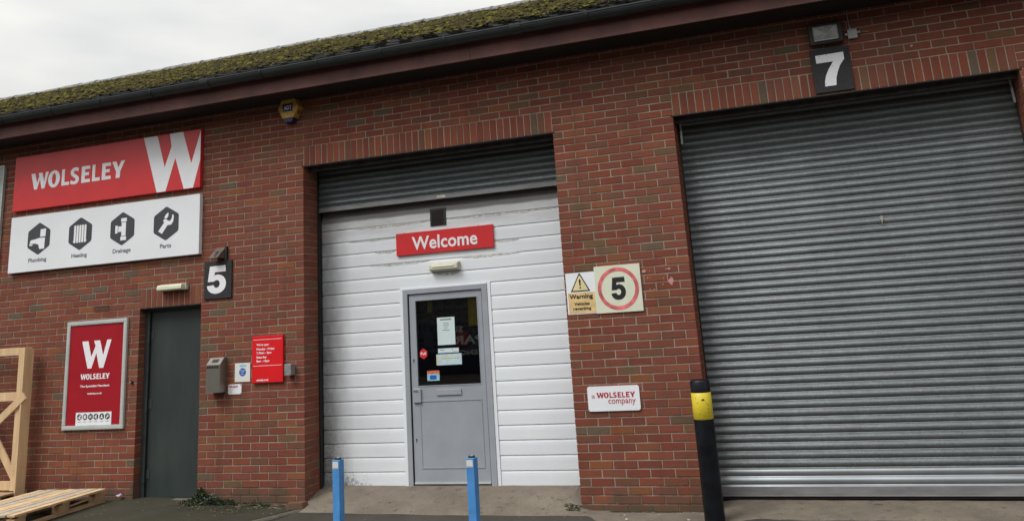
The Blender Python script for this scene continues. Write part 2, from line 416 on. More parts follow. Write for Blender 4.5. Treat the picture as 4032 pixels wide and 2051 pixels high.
def circle(cx, cz, r, n=40, a0=0., a1=2*math.pi):
    full = abs(a1-a0-2*math.pi) < 1e-6
    k = n if full else n+1
    return [(cx+r*math.cos(a0+(a1-a0)*i/n), cz+r*math.sin(a0+(a1-a0)*i/n)) for i in range(k)]
def ring(mb, cx, cz, ro, ri, y0, y1, n=48):
    k = len(mb.v)
    for r in (ro, ri):
        for y in (y0, y1):
            mb.v += [(cx+r*math.cos(2*math.pi*i/n), y, cz+r*math.sin(2*math.pi*i/n)) for i in range(n)]
    for i in range(n):
        j = (i+1) % n
        mb.f += [(k+i, k+j, k+2*n+j, k+2*n+i)[::-1], (k+i, k+n+i, k+n+j, k+j)]; mb.mi += [0, 0]
def rrect(x0, x1, z0, z1, r, n=5):
    p = []
    for cx, cz, a in ((x1-r, z0+r, -90), (x1-r, z1-r, 0), (x0+r, z1-r, 90), (x0+r, z0+r, 180)):
        p += [(cx+r*math.cos(R(a+90*i/n)), cz+r*math.sin(R(a+90*i/n))) for i in range(n+1)]
    return p

def text(s, x0, x1, z0, z1, y, m, parent, bold=.0, shear=0., name='lettering', depth=.0015):
    """flat lettering fitted to a box on a vertical face"""
    cu = bpy.data.curves.new(name, 'FONT'); cu.body = s; cu.size = 1.; cu.offset = bold; cu.extrude = .5; cu.resolution_u = 4
    cu.shear = shear; cu.space_character = 1.0 + bold * 1.2
    tmp = bpy.data.objects.new(name, cu); COL.objects.link(tmp)
    dg = bpy.context.evaluated_depsgraph_get()
    me = bpy.data.meshes.new_from_object(tmp.evaluated_get(dg))
    bpy.data.objects.remove(tmp); bpy.data.curves.remove(cu)
    n = len(me.vertices); co = np.empty(n*3, 'f'); me.vertices.foreach_get('co', co); co = co.reshape(-1, 3)
    a = co.min(0); b = co.max(0)
    c2 = np.empty_like(co)
    c2[:, 0] = x0 + (co[:, 0]-a[0])/(b[0]-a[0])*(x1-x0)
    c2[:, 2] = z0 + (co[:, 1]-a[1])/(b[1]-a[1])*(z1-z0)
    c2[:, 1] = y - depth*(co[:, 2]-a[2])/(b[2]-a[2])
    me.vertices.foreach_set('co', c2.ravel()); me.materials.clear(); me.materials.append(m); me.name = name; me.update()
    return link(bpy.data.objects.new(name, me), parent)

def proj(p):
    q = Vector(p) - CPOS; z = q.dot(RZ)
    if z <= 0: return None
    return (2016 + 3281.8*q.dot(RX)/z, 465.84 + 3281.8*q.dot(RY)/z, z)

# ================================================================== SETTING
def yardz(x, y):
    z = .048 - .0052*max(-3, min(9, x))
    z += .055*max(-1.0, min(0, y)) + .010*max(-8, min(0, y+1.0))
    return z
def grid(name, xs, ys, zf, m, parent=None, smooth=True):
    v = [(x, y, zf(x, y)) for y in ys for x in xs]; nx = len(xs)
    f = [(j*nx+i, j*nx+i+1, (j+1)*nx+i+1, (j+1)*nx+i) for j in range(len(ys)-1) for i in range(nx-1)]
    return meshobj(name, v, f, m, parent, smooth=smooth)
def nz3(x, y, s, seed=0.): return mnoise.noise(Vector((x*s, y*s, seed)))
xs = [-300, -120, -60, -30, -18] + [-14+.5*i for i in range(24)] + [-2+.12*i for i in range(100)] + [10.2, 11, 13, 16, 25, 60, 120, 300]
ys = [-300, -120, -60, -30, -20, -14, -10, -8, -6, -5, -4, -3.5, -3, -2.6, -2.3] + [-2+.1*i for i in range(26)] + [1, 3, 8, 20, 60, 300]
def yz(x, y):
    z = yardz(x, y)
    if y > -.12: z -= .10*min(1, (y+.12)/.05)
    if y > -3 and abs(x) < 12: z += .006*nz3(x, y, 2.1) + .003*nz3(x, y, 8)
    if y < -3: z = max(z, -.20)
    return z
tag(grid('yard_ground', xs, ys, yz, M_YARD), 'dark worn asphalt yard in front of the brick building', None, kind='structure')

# concrete apron: one sheet running under the wall line and up into the openings
def sstep(a, b, x):
    t_ = max(0, min(1, (x-a)/(b-a))); return t_*t_*(3-2*t_)
def apz(x, y):
    s1 = .265*(sstep(1.05, 1.34, x)*(1-sstep(4.15, 4.4, x))); s2 = .072*sstep(5.4, 5.7, x)
    base = .032 - .0045*(x-1.5)*.8 - .004*sstep(5, 6, x)
    d = y+.17
    z = base + (s1+s2)*max(0, d) + .02*min(0, d)
    z += .0035*nz3(x, y, 5) + .002*nz3(x, y, 17)
    return z
def apfront(x): return -.20 - .05*nz3(x, 3.3, 1.3) - .05*nz3(x, 1.1, 4) - .02*nz3(x, 4.1, 13) - .05*sstep(4.2, 4.6, x) - .30*sstep(4.3, 4.8, x)*(1-sstep(5.3, 5.9, x))
xs = [1.22+.07*i for i in range(126)]; rows = 14
v = []; 
for j in range(rows):
    for x in xs:
        f_ = apfront(x); y = f_ + (.50-f_)*j/(rows-1)
        z = apz(x, y)
        if j == 0: z = yz(x, y) - .01
        elif j == 1: z = max(z, yz(x, y)+.004)
        v.append((x, y, z))
nx = len(xs)
f = [(j*nx+i, j*nx+i+1, (j+1)*nx+i+1, (j+1)*nx+i) for j in range(rows-1) for i in range(nx-1)]
tag(meshobj('concrete_apron', v, f, M_APRON, smooth=True), 'worn stained concrete ramp in front of the two shutter openings', None, kind='structure')

# raised pavement on the left, edged by kerb stones
KL = [(.15, 1.42), (-.15, 1.42), (-.65, 1.20), (-1.4, .90), (-2.5, .50), (-4.5, -.1)]
def kx(y):
    for (ya, xa), (yb, xb) in zip(KL, KL[1:]):
        if yb <= y <= ya: return xa + (xb-xa)*(ya-y)/(ya-yb)
    return KL[-1][1]
def pavz(x, y): return .088 - .028*max(-1.6, min(1.5, x)) + .012*min(0, y)
ysp = [.15-.12*i for i in range(24)] + [-2.9, -3.4, -4.5]
xn = 60; v = []
for y in ysp:
    for i in range(xn):
        x = -16 + (kx(y)-.10+16)*(i/(xn-1))**.5
        v.append((x, y, pavz(x, y) + .005*nz3(x, y, 2.5) + .003*nz3(x, y, 9)))
f = [(j*xn+i+1, j*xn+i, (j+1)*xn+i, (j+1)*xn+i+1) for j in range(len(ysp)-1) for i in range(xn-1)]
PAV = tag(meshobj('pavement', v, f, M_PAVE, smooth=True), 'dark mossy raised asphalt pavement below the number five wall', None, kind='structure')
ya = -.10
while ya > -4.2:
    yb = ya - .30
    n1 = Vector((kx(ya), ya)); n2 = Vector((kx(yb+.008), yb+.008)); d = (n2-n1).normalized(); nr = Vector((d.y, -d.x))
    if nr.x > 0: nr = -nr
    dz = rnd.uniform(-.006, .004)
    vs = []
    for p, in ((n1,), (n2,)):
        for off in (0, .012, .105, .115):
            q = p + nr*off
            top = pavz(q.x, q.y) + dz + (0 if off in (0.012, .105) else -.012)
            vs.append((q.x, q.y, top))
    q1, q2 = n1 + nr*.115, n2 + nr*.115
    vs += [(n1.x+.008, n1.y, -.2), (n2.x+.008, n2.y, -.2), (q1.x, q1.y, -.2), (q2.x, q2.y, -.2)]
    fs = [(0, 1, 5, 4), (1, 2, 6, 5), (2, 3, 7, 6), (8, 0, 4, 9), (3, 10, 11, 7), (8, 10, 3, 2, 1, 0), (4, 5, 6, 7, 11, 9)]
    meshobj('kerb_stone', vs, fs, M_KERB, PAV)
    ya = yb

# ================================================================== BUILDING
B = empty('industrial_unit', (2, 0, 0))
tag(B, 'long red brick trade unit with mossy tiled roof and two shuttered openings', 'building')
BP = Vector((2, 0, 0))
def bpart(o):   # keep world coordinates while parented to the building's Empty
    o.parent = B; o.location = o.location - BP; return o
XL, XR = -14.1, 12.6
ZT = 4.60
OP = [(-.855, 0., 2.175), (1.345, 4.28, 3.6), (5.5075, 8.52, 3.6)]   # openings x0,x1,head
mb = MB()
YF = .0045
def wallbox(x0, x1, z0, z1): mb.box(x0, x1, YF, .30, z0, z1)
wallbox(XL, -.86, -.3, 2.172); wallbox(.005, 1.34, -.3, 2.172)
wallbox(XL, 1.34, 2.172, 3.597); wallbox(4.285, 5.5025, -.3, 3.597); wallbox(8.525, XR, -.3, 3.597)
wallbox(XL, XR, 3.597, ZT)
mb.box(XL, XL+.3, .30, 11.4, -.3, ZT); mb.box(XR-.3, XR, .30, 11.4, -.3, ZT); mb.box(XL, XR, 11.4, 11.7, -.3, ZT)
WALL = bpart(mb.obj('brick_wall', mort))
WP = BP

cat_ = []      # all bricks: (kind, x0,x1,y0,y1,z0,z1,matIndex)
def pick(): return rnd.choices(range(len(BR)), BRW)[0]
def add_row(idx):
    zt = 3.6 - idx*.075; z0 = zt - .075; zc = (z0+zt)/2
    if zc < 2.175: segs = [(XL, -.855), (0, 1.345), (4.28, 5.5075), (8.52, XR)]
    elif zc < 2.4: segs = [(XL, -.855), (0.003, 1.345), (4.28, 5.5075), (8.52, XR)]
    elif zc < 3.6: segs = [(XL, 1.345), (4.28, 5.5075), (8.52, XR)]
    elif zc < 3.825: segs = [(XL, 1.345), (4.28, 5.5075), (8.52, XR)]
    else: segs = [(XL, XR)]
    odd = idx % 2
    for a, b in segs:
        if b < -.5: off = -.855 + (-.1125 if odd else 0.)
        elif a > 8: off = 8.515 + (.1125 if odd else 0)
        else: off = 0. if odd else .1125
        k0 = math.floor((a-off)/.225)-1; js = [a]
        k = k0
        while True:
            x = off + k*.225
            if x > b - .04: break
            if x > a + .04: js.append(x + rnd.uniform(-.0022, .0022))
            k += 1
        js.append(b)
        for i in range(len(js)-1):
            x0 = js[i] + (.005 if i else 0); x1 = js[i+1] - (.005 if i < len(js)-2 else 0)
            if x1-x0 < .02: continue
            dep = .05; short = (x1-x0) < .15
            if (i == 0 and a > -1) or (i == len(js)-2 and b < 9): dep = .215 if short else .1025
            y = rnd.uniform(-.0018, .0012)
            # air brick left above the poster
            if -1.53 < (x0+x1)/2 < -1.30 and 2.17 < zc < 2.24:
                AIR.append((x0, x1, z0+.005, zt-.005)); continue
            cat_.append(('brick', x0, x1, y, y+dep, z0+.005+rnd.uniform(-.001, .001), zt-.005+rnd.uniform(-.001, .001), pick()))
    # reveals: bricks behind the corner ones
    if zc < 3.6:
        for xc, sgn, zmax in ((1.345, 1, 3.6), (4.28, -1, 3.6), (5.5075, 1, 3.6), (8.52, -1, 3.6), (-.855, 1, 2.175), (0., -1, 2.175)):
            if zc > zmax: continue
            # is the corner brick a header (short) in this row?
            if xc in (1.345,): short = not odd
            elif xc == 4.28: short = not odd
            elif xc == 5.5075: short = bool(odd)
            elif xc == 8.52: short = bool(odd)
            elif xc == -.855: short = bool(odd)
            else: short = not odd
            ys_ = [(.225, .3275)] if short else [(.1125, .3275)]
            if zmax < 3: ys_ = [(.225, .30)] if short else [(.1125, .30)]
            for ya_, yb_ in ys_:
                j = rnd.uniform(-.0012, .0012)
                xa, xb = (xc-.08, xc+j) if sgn > 0 else (xc-j, xc+.08)
                cat_.append(('brick', xa, xb, ya_, yb_, z0+.005, zt-.005, pick()))
AIR = []
for idx in range(-13, 50): add_row(idx)
def soldiers(x0, n, pitch, z0):
    for i in range(n):
        a = x0 + i*pitch + .005 + rnd.uniform(-.0015, .0015); b = x0 + (i+1)*pitch - .005 + rnd.uniform(-.0015, .0015)
        y = rnd.uniform(-.002, .001)
        cat_.append(('soldier_brick', a, b, y, y+.10, z0+.002, z0+.22, pick()))
soldiers(1.35, 39, .075, 3.6); soldiers(5.5125, 40, .0752, 3.6); soldiers(-.855, 11, .0777, 2.175)

# the ~300 bricks (of each kind) that show largest are objects, the rest one mesh
def area(b):
    _, x0, x1, y0, y1, z0, z1, _m = b
    if x1 < -4 or x0 > 9.5 or z1 > 4.36 or z0 < 0: return 0
    if y1-y0 > .09 and y0 > .1: return 0
    p = [proj((x0, y0, z0)), proj((x1, y0, z0)), proj((x1, y0, z1)), proj((x0, y0, z1))]
    if any(q is None for q in p): return 0
    cx = sum(q[0] for q in p)/4; cy = sum(q[1] for q in p)/4
    if not (20 < cx < 4010 and 10 < cy < 2040): return 0
    # hidden behind signs
    xm, zm = (x0+x1)/2, (z0+z1)/2
    for a_, b_, c_, d_ in ((-2.88, -.01, 2.73, 4.21), (-1.9, -1.0, .86, 2.08), (4.3, 5.04, 1.77, 2.2), (4.43, 4.92, .88, 1.1), (.7, 1.1, 1.28, 1.77), (6.85, 7.18, 3.62, 4.04)):
        if a_ < xm < b_ and c_ < zm < d_: return 0
    return (x1-x0)*(z1-z0)/((p[0][2])**2)
cat_.sort(key=area, reverse=True)
MC = {}
def brickmesh(wd, ht, dp, mi, kind):
    key = (round(wd, 2), round(ht, 2), round(dp, 2), mi, kind, rnd.randrange(2))
    if key not in MC:
        q = MB().cbox(-wd/2, wd/2, 0, dp, -ht/2, ht/2, rnd.uniform(.0022, .004))
        me = bpy.data.meshes.new(kind)
        vv = [(x + rnd.uniform(-.0009, .0009), y + (rnd.uniform(-.0008, .0008) if i >= 8 else 0), z + rnd.uniform(-.0009, .0009)) for i, (x, y, z) in enumerate(q.v)]
        me.from_pydata(vv, [], q.f); me.materials.append(BRICKM[mi]); me.update(); MC[key] = me
    return MC[key]
cnt = {'brick': 0, 'soldier_brick': 0}
rest = MB()
for b in cat_:
    kind, x0, x1, y0, y1, z0, z1, mi = b
    lim = 300 if kind == 'brick' else 95
    if cnt[kind] < lim and area(b) > 0:
        cnt[kind] += 1
        o = bpy.data.objects.new(kind, brickmesh(x1-x0, z1-z0, y1-y0, mi, kind))
        o.location = ((x0+x1)/2, y0, (z0+z1)/2); o.rotation_euler = (rnd.uniform(-.004, .004), rnd.uniform(-.003, .003), rnd.uniform(-.006, .006))
        link(o, WALL)
    else:
        n = len(rest.v)
        rest.cbox(x0, x1, y0, y1, z0, z1, rnd.uniform(.002, .004), mi)
        for k in range(n, len(rest.v)):
            x, y, z = rest.v[k]; rest.v[k] = (x+rnd.uniform(-.0009, .0009), y+rnd.uniform(-.0006, .0006), z+rnd.uniform(-.0009, .0009))
o = rest.obj('brick_courses', BRICKM, WALL); o['kind'] = 'stuff'
for x0, x1, z0, z1 in AIR:
    q = MB().box(x0, x1, .008, .04, z0, z1)
    n = 12
    for i in range(n+1):
        xa = x0 + (x1-x0)*i/n; q.box(xa-.003, xa+.003, -.002, .01, z0, z1)
    q.box(x0, x1, -.002, .01, z0, z0+.008).box(x0, x1, -.002, .01, z1-.008, z1)
    q.obj('air_brick', BRICKM[3], WALL)

# lintels
for x0, x1, z in ((1.345, 4.28, 3.6), (5.5075, 8.52, 3.6)):
    q = MB().box(x0-.02, x1+.02, -.006, .10, z-.006, z+.0015).box(x0+.002, x1-.002, .10, .145, z-.055, z+.10).box(x0-.02, x1+.02, .005, .098, z+.002, z+.02)
    bpart(q.obj('lintel', M_LINT))
    bpart(MB().box(x0+.002, x1-.002, .146, .60, 3.90, 3.92).box(x0+.002, x1-.002, .58, .60, 3.1, 3.9).obj('shutter_housing', M_DARKM))
bpart(MB().box(-.853, -.002, -.004, .11, 2.169, 2.1765).obj('lintel', M_LINT))

# ------------------------------------------------------------------ eaves and roof
YE, ZE = -.515, 4.634; YRG, ZRG = 5.6, 7.30
pitch = math.atan2(ZRG-ZE, YRG-YE); SL = math.hypot(ZRG-ZE, YRG-YE)
sdir = Vector((0, math.cos(pitch), math.sin(pitch))); ndir = Vector((0, -math.sin(pitch), math.cos(pitch)))
xb = -15.0
for x0, x1 in ((-15.0, -9.6), (-9.596, -4.75), (-4.746, -.42), (-.416, 3.585), (3.589, 8.1), (8.104, 13.2)):
    bpart(MB().box(x0, x1, -.43, -.41, 4.370, 4.592).box(x0, x1, -.434, -.43, 4.370, 4.377).obj('fascia_board', M_FASCIA))
bpart(MB().box(-15, 13.2, -.408, .004, 4.377, 4.389).obj('soffit', M_SOFFIT))
# gutter: half round trough with brackets
prof = []
GR = .073; gy, gz = -.510, 4.604
for i in range(11):
    a = math.pi + math.pi*i/10; prof.append((gy+GR*math.cos(a), gz+GR*1.05*math.sin(a)))
prof_in = [(gy+(GR-.004)*math.cos(math.pi+math.pi*i/10), gz+.0+(GR-.004)*1.05*math.sin(math.pi+math.pi*i/10)) for i in range(10, -1, -1)]
pr = [(prof[0][0]-.006, gz+.006)] + [(prof[0][0]-.006, gz-.006)] + prof + [(prof[-1][0], gz+.006)] + prof_in
def xprism(mbx, pts, x0, x1):
    n = len(mbx.v); k = len(pts)
    mbx.v += [(x0, y, z) for y, z in pts] + [(x1, y, z) for y, z in pts]
    mbx.f += [tuple(range(n, n+k)), tuple(range(n+2*k-1, n+k-1, -1))]; mbx.mi += [0, 0]
    for i in range(k):
        j = (i+1) % k; mbx.f.append((n+i, n+j, n+k+j, n+k+i)[::-1]); mbx.mi.append(0)
q = MB(); xprism(q, pr, -15, 13.2)
GUT = bpart(q.obj('gutter', M_GUT))
bx = [(-14.4+.74*i) for i in range(37)]
for i, x in enumerate(bx):
    x += rnd.uniform(-.03, .03)
    q = MB()
    wdt = .02 if i % 5 else .11
    outer = [(gy+(GR+.007)*math.cos(math.pi+math.pi*k/10), gz+(GR+.007)*1.05*math.sin(math.pi+math.pi*k/10)) for k in range(11)]
    inner = [(gy+(GR+.001)*math.cos(math.pi+math.pi*k/10), gz+(GR+.001)*1.05*math.sin(math.pi+math.pi*k/10)) for k in range(10, -1, -1)]
    xprism(q, [(outer[0][0], gz+.014)] + outer + [(outer[-1][0], gz+.014)] + inner, x, x+wdt)
    q.box(x, x+wdt, gy+GR-.003, -.431, gz-.03, gz+.01)
    q.obj('gutter_bracket', M_GUT, GUT)
# roof deck
q = MB()
d0 = Vector((0, YE+.05, ZE-.02)); 
for xx in (): pass
n0 = [(-15.1, YE+.06, ZE-.035), (13.3, YE+.06, ZE-.035), (13.3, YRG, ZRG-.06), (-15.1, YRG, ZRG-.06), (13.3, 12.0, 4.5), (-15.1, 12.0, 4.5), (-15.1, YE+.06, ZE-.09), (13.3, YE+.06, ZE-.09)]
ROOF = bpart(meshobj('roof', n0, [(0, 1, 2, 3), (3, 2, 4, 5), (6, 7, 1, 0)], M_TILE))
# tiles
gauge, tw = .345, .30
nrow = int(SL/gauge)
tiles = []
for r in range(nrow):
    for c_ in range(int(28.2/tw)):
        x = -15.0 + c_*tw + (tw/2 if r % 2 else 0)
        tiles.append((x, r))
def tarea(tl):
    p = proj((tl[0]+.15, YE+math.cos(pitch)*tl[1]*gauge, ZE+math.sin(pitch)*tl[1]*gauge))
    if p is None or not (0 < p[0] < 4032 and 0 < p[1] < 2051): return 0
    return 1/p[2]**2
tiles.sort(key=tarea, reverse=True)
def tile_geo(jx=0., tilt=0.):
    q = MB(); th = .018; L = gauge+.05; lift = .030
    # flat tile with rolled lap, lying in the slope (x, s, n)
    w_ = tw-.006
    sec = [(0, 0), (w_*.80, 0), (w_*.83, .012), (w_*.93, .014), (w_, .004)]
    pts = []
    for sv, lf in ((-.0, lift), (L, .006)):
        for x, h in sec: pts.append((x, sv, lf+h))
        for x, h in sec: pts.append((x, sv, lf+h-th))
    k = len(sec); v = [tuple(Vector((p[0], 0, 0)) + sdir*p[1] + ndir*p[2]) for p in pts]
    f = []
    for i in range(k-1):
        f += [(i, i+1, 2*k+i+1, 2*k+i)]
        f += [(k+i, k+i+1, i+1, i)]
    f += [(0, 2*k, 3*k, k), (k-1, 2*k-1, 4*k-1, 3*k-1)]
    return v, f
tv, tf = tile_geo()
tme = [bpy.data.meshes.new('tile') for _ in range(1)]
tme[0].from_pydata(tv, [], tf); tme[0].materials.append(M_TILE); tme[0].update()
tr_ = MB(); nt_ = 0
for tl in tiles:
    x, r = tl; base = Vector((x+rnd.uniform(-.003, .003), YE, ZE)) + sdir*(r*gauge) + ndir*(-.02+rnd.uniform(-.003, .004))
    if nt_ < 300 and tarea(tl) > 0:
        nt_ += 1
        o = bpy.data.objects.new('tile', tme[0]); o.location = base; o.rotation_euler = (rnd.uniform(-.006, .006), 0, rnd.uniform(-.008, .008)); link(o, ROOF)
        o.location = base
    else:
        n = len(tr_.v); tr_.v += [tuple(Vector(p)+base) for p in tv]; tr_.f += [tuple(i+n for i in ff) for ff in tf]; tr_.mi += [0]*len(tf)
o = tr_.obj('tile_courses', M_TILE, ROOF); o['kind'] = 'stuff'
# ridge tiles
rp = []
for i in range(9):
    a = math.pi*i/8; rp.append((math.cos(a)*.150, math.sin(a)*.125-.085))
rv = []
for x, sc in ((0, 1.), (.405, 1.), (.407, 1.05), (.455, 1.05)):
    rv += [(x, y*sc, (z+.085)*sc-.085) for y, z in rp]
rf = []
for j in range(3):
    for i in range(8): rf.append((j*9+i, j*9+i+1, (j+1)*9+i+1, (j+1)*9+i))
rf += [tuple(range(18, 27)), tuple(range(35, 26, -1))]
rme = bpy.data.meshes.new('ridge_tile'); rme.from_pydata(rv, [], rf); rme.materials.append(M_RIDGE); rme.update()
for i in range(62):
    o = bpy.data.objects.new('ridge_tile', rme); o.location = (-15.0+i*.455, YRG, ZRG+.040+rnd.uniform(-.006, .006)); o.rotation_euler = (0, rnd.uniform(-.012, .012), rnd.uniform(-.01, .01)); link(o, ROOF)

# moss cushions: one counted-by-nobody mass
bm = bmesh.new(); bmesh.ops.create_icosphere(bm, subdivisions=1, radius=1.)
bmesh.ops.delete(bm, geom=[v_ for v_ in bm.verts if v_.co.z < -.35], context='VERTS')
bm.verts.ensure_lookup_table()
ico_v = np.array([v_.co[:] for v_ in bm.verts]); ico_f = [[v_.index for v_ in f_.verts] for f_ in bm.faces]; bm.free()
ico_f = np.array(ico_f)
rg = np.random.default_rng(3)
AV = []; AF = []; AMI = []; nvv = 0; MP = [.34, .20, .18, .28]
Xv = np.array((1., 0, 0)); Sv = np.array(sdir); Nv = np.array(ndir)
tries = 0; made = 0
while made < 58000 and tries < 240000:
    tries += 1
    s_ = rg.random()**1.0*SL*1.0; x = rg.uniform(-12, 13.1)
    # keep to what can be seen from the yard
    xmin = -3.6 - 1.35*s_
    if x < xmin-.5: continue
    dens = .40 + .80*mnoise.noise(Vector((x*1.6, s_*1.6, 5))) + .45*mnoise.noise(Vector((x*5, s_*5, 9)))
    # the lowest courses to the right are barer
    dens -= .55*sstep(1.4, .3, s_)*sstep(-1.5, 2.5, x) if s_ < 1.4 else 0
    dens -= .35*sstep(.5, .0, s_)
    if rg.random() > dens: continue
    near = 1.0 + .08*s_
    r_ = (.010 + .026*rg.random()**2.0)*near
    sc = np.array((r_*rg.uniform(.9, 1.7), r_*rg.uniform(.8, 1.2), r_*rg.uniform(.5, .95)))
    # cushions gather on the tile noses
    s2 = (math.floor(s_/gauge) + .02 + .45*rg.random()**2.0)*gauge if rg.random() < .75 else s_
    P = ico_v*sc + rg.normal(0, .16*r_, ico_v.shape)
    lift = .012 + .024*(1-((s2/gauge) % 1.0))
    W = np.array((x, YE, ZE)) + Sv*s2 + Nv*(lift-.01) + P[:, :1]*Xv + P[:, 1:2]*Sv + P[:, 2:3]*Nv
    AV.append(W); AF.append(ico_f+nvv); nvv += len(ico_v); made += 1; AMI.append(np.full(len(ico_f), rg.choice(4, p=MP)))
AV = np.concatenate(AV); AF = np.concatenate(AF)
me = bpy.data.meshes.new('moss'); me.vertices.add(len(AV)); me.vertices.foreach_set('co', AV.ravel().astype('f'))
me.loops.add(AF.size); me.loops.foreach_set('vertex_index', AF.ravel().astype('i'))
me.polygons.add(len(AF)); me.polygons.foreach_set('loop_start', np.arange(0, AF.size, 3, dtype='i'))
me.polygons.foreach_set('use_smooth', np.ones(len(AF), bool))
for mm_ in MOSSM: me.materials.append(mm_)
me.polygons.foreach_set('material_index', np.concatenate(AMI).astype('i'))
me.update(calc_edges=True)
o = bpy.data.objects.new('moss', me); link(o, ROOF); o['kind'] = 'stuff'

# ------------------------------------------------------------------ steel side door (unit five)
SD = bpart(MB().box(-.79, .05, .125, .165, .105, 2.132).obj('steel_door', M_SDOOR))
SD.name = 'steel_door'
q = MB().box(-.853, -.795, .098, .20, .10, 2.168).box(-.795, .06, .098, .20, 2.138, 2.168).box(-.795, .0, .108, .20, 2.1345, 2.138)
bpart(q.obj('door_frame', M_SFRAME))
bpart(MB().box(-.853, -.002, .04, .22, .03, .099).obj('door_sill', M_APRON))
for z in (1.86, 1.10, .35):
    MB().cyl((-.800, .095, z-.085), (-.800, .095, z+.085), .011, n=10).box(-.79, -.745, .119, .124, z-.05, z+.05).obj('hinge', M_SFRAME, SD)
MB().box(-.7945, -.7905, .100, .128, .104, 2.134).box(-.7945, .05, .100, .128, 2.1325, 2.1365).obj('frame_gap', M_RUBBER, SD)
MB().box(-.74, -.10, .121, .1245, 2.060, 2.064).obj('pressed_rib', M_SFRAME, SD)
# backing dark void behind the door
bpart(MB().box(-.855, .05, .29, .31, 0, 2.6).obj('door_backing', M_DARKIN))

# ------------------------------------------------------------------ roller shutters
LP = .0718
prof = [(.005, .0), (-.0060, .0008), (-.0022, .0072), (.003, .0076), (.003, .0090), (-.0060, .0096), (-.0020, .0165), (.008, .0169), (.008, .0186), (-.003, .0192)]
for i in range(1, 10):
    a = i/9.0; prof.append((-.003 - .0105*math.sin(math.pi*min(1, a*.98)), .0192 + (LP-.0192)*a))
def lathmesh(x0, x1, m):
    v = []; f = []
    for x in (x0, x1): v += [(x, y, z) for y, z in prof]
    k = len(prof)
    for i in range(k-1): f.append((i, k+i, k+i+1, i+1))
    me = bpy.data.meshes.new('lath'); me.from_pydata(v, [], f); me.materials.append(m)
    me.polygons.foreach_set('use_smooth', [i > 8 for i in range(len(f))]); me.update(); return me
def shutter(x0, x1, ybase, zb, zt, m, label, gw=.01):
    c0 = MB().box(x0, x1, ybase+.012, ybase+.016, zb, zt).obj('roller_shutter', M_DARKM); bpart(c0)
    if label: c0['label'] = label
    MB().box(x0, x1, ybase-.012, ybase-.006, zb, zb+(.072 if zb < 1 else .045)).box(x0, x1, ybase-.03, ybase+.008, zb-.004, zb).obj('bottom_rail', M_RAIL, c0)
    if zb < 1: MB().box(x0, x1, ybase-.014, ybase+.006, zb-.028, zb-.0045).obj('rubber_seal', M_RUBBER, c0)
    me = lathmesh(x0, x1, m); me2 = lathmesh(x0, x1, M_RAIL2); nl = 0
    z = zb+(.073 if zb < 1 else .046)
    while z < zt-LP:
        o = bpy.data.objects.new('lath', me2 if (nl < 2 and zb < 1) else me); nl += 1; o.location = (0, ybase+rnd.uniform(-.001, .001), z); o.rotation_euler = (rnd.uniform(-.035, .03), 0, 0); link(o, c0)
        z += LP
    for xa, xb_ in ((x0-.0005, x0+gw), (x1-gw, x1+.0005)):
        MB().box(xa, xb_, ybase-.042, ybase-.038, 0.04 if zb < 1 else .16, 3.60).box(xa if xa < x0 else xb_-.004, xa+.004 if xa < x0 else xb_, ybase-.038, ybase+.03, 0.04 if zb < 1 else .16, 3.6).obj('guide_channel', M_DARKM, c0)
    return c0
S2 = shutter(5.509, 8.518, .335, .085, 3.90, M_GALV, 'closed full height galvanised shutter')
S1 = shutter(1.348, 4.277, .325, 3.105, 3.90, M_GALV2, 'raised galvanised shutter above the white panel', .014)
MB().box(2.83, 2.93, .308, .313, 3.112, 3.140).obj('rail_sticker', M_LAMPC, S1)
for xa, tl in ((5.530, .012), (8.492, -.012)):
    n = MB().prism([(xa, 3.36), (xa+.018, 3.36), (xa+.018+tl*.3, 3.59), (xa+tl*.3, 3.59)], .26, .275); n.obj('guide_tip', M_BRIGHT, S2)
# pale bird lime on the shutter
MB().prism([(7.245, 2.44), (7.252, 2.39), (7.258, 2.43), (7.268, 2.455), (7.262, 2.475), (7.24, 2.472), (7.236, 2.455)], .300, .303).obj('white_splash', M_STONE, S2)

# ------------------------------------------------------------------ white cladding, entrance door
YC = .372
PART = bpart(MB().box(1.348, 2.29, YC+.03, YC+.06, .15, 3.14).box(3.37, 4.277, YC+.03, YC+.06, .15, 3.14).box(2.29, 3.37, YC+.03, YC+.06, 2.17, 3.14).obj('entrance_partition', M_DARKM))
BPZ = .1434
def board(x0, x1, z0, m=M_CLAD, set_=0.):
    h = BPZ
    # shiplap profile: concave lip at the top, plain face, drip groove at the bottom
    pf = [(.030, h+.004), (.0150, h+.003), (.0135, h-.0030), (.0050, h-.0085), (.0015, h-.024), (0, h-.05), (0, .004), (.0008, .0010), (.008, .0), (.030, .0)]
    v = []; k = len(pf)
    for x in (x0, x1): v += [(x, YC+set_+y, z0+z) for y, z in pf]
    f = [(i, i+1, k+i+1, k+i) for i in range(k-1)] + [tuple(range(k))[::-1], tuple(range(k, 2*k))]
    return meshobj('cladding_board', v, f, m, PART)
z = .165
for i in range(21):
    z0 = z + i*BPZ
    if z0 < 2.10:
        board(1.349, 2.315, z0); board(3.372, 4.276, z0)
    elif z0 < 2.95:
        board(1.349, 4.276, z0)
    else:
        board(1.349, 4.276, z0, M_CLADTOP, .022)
# corner trims beside the door
MB().box(2.317, 2.352, YC-.008, YC+.03, .160, 2.160).box(2.317, 3.33, YC-.008, YC+.03, 2.1605, 2.174).box(3.335, 3.370, YC-.008, YC+.03, .160, 2.174).obj('corner_trim', M_WHITE, PART)
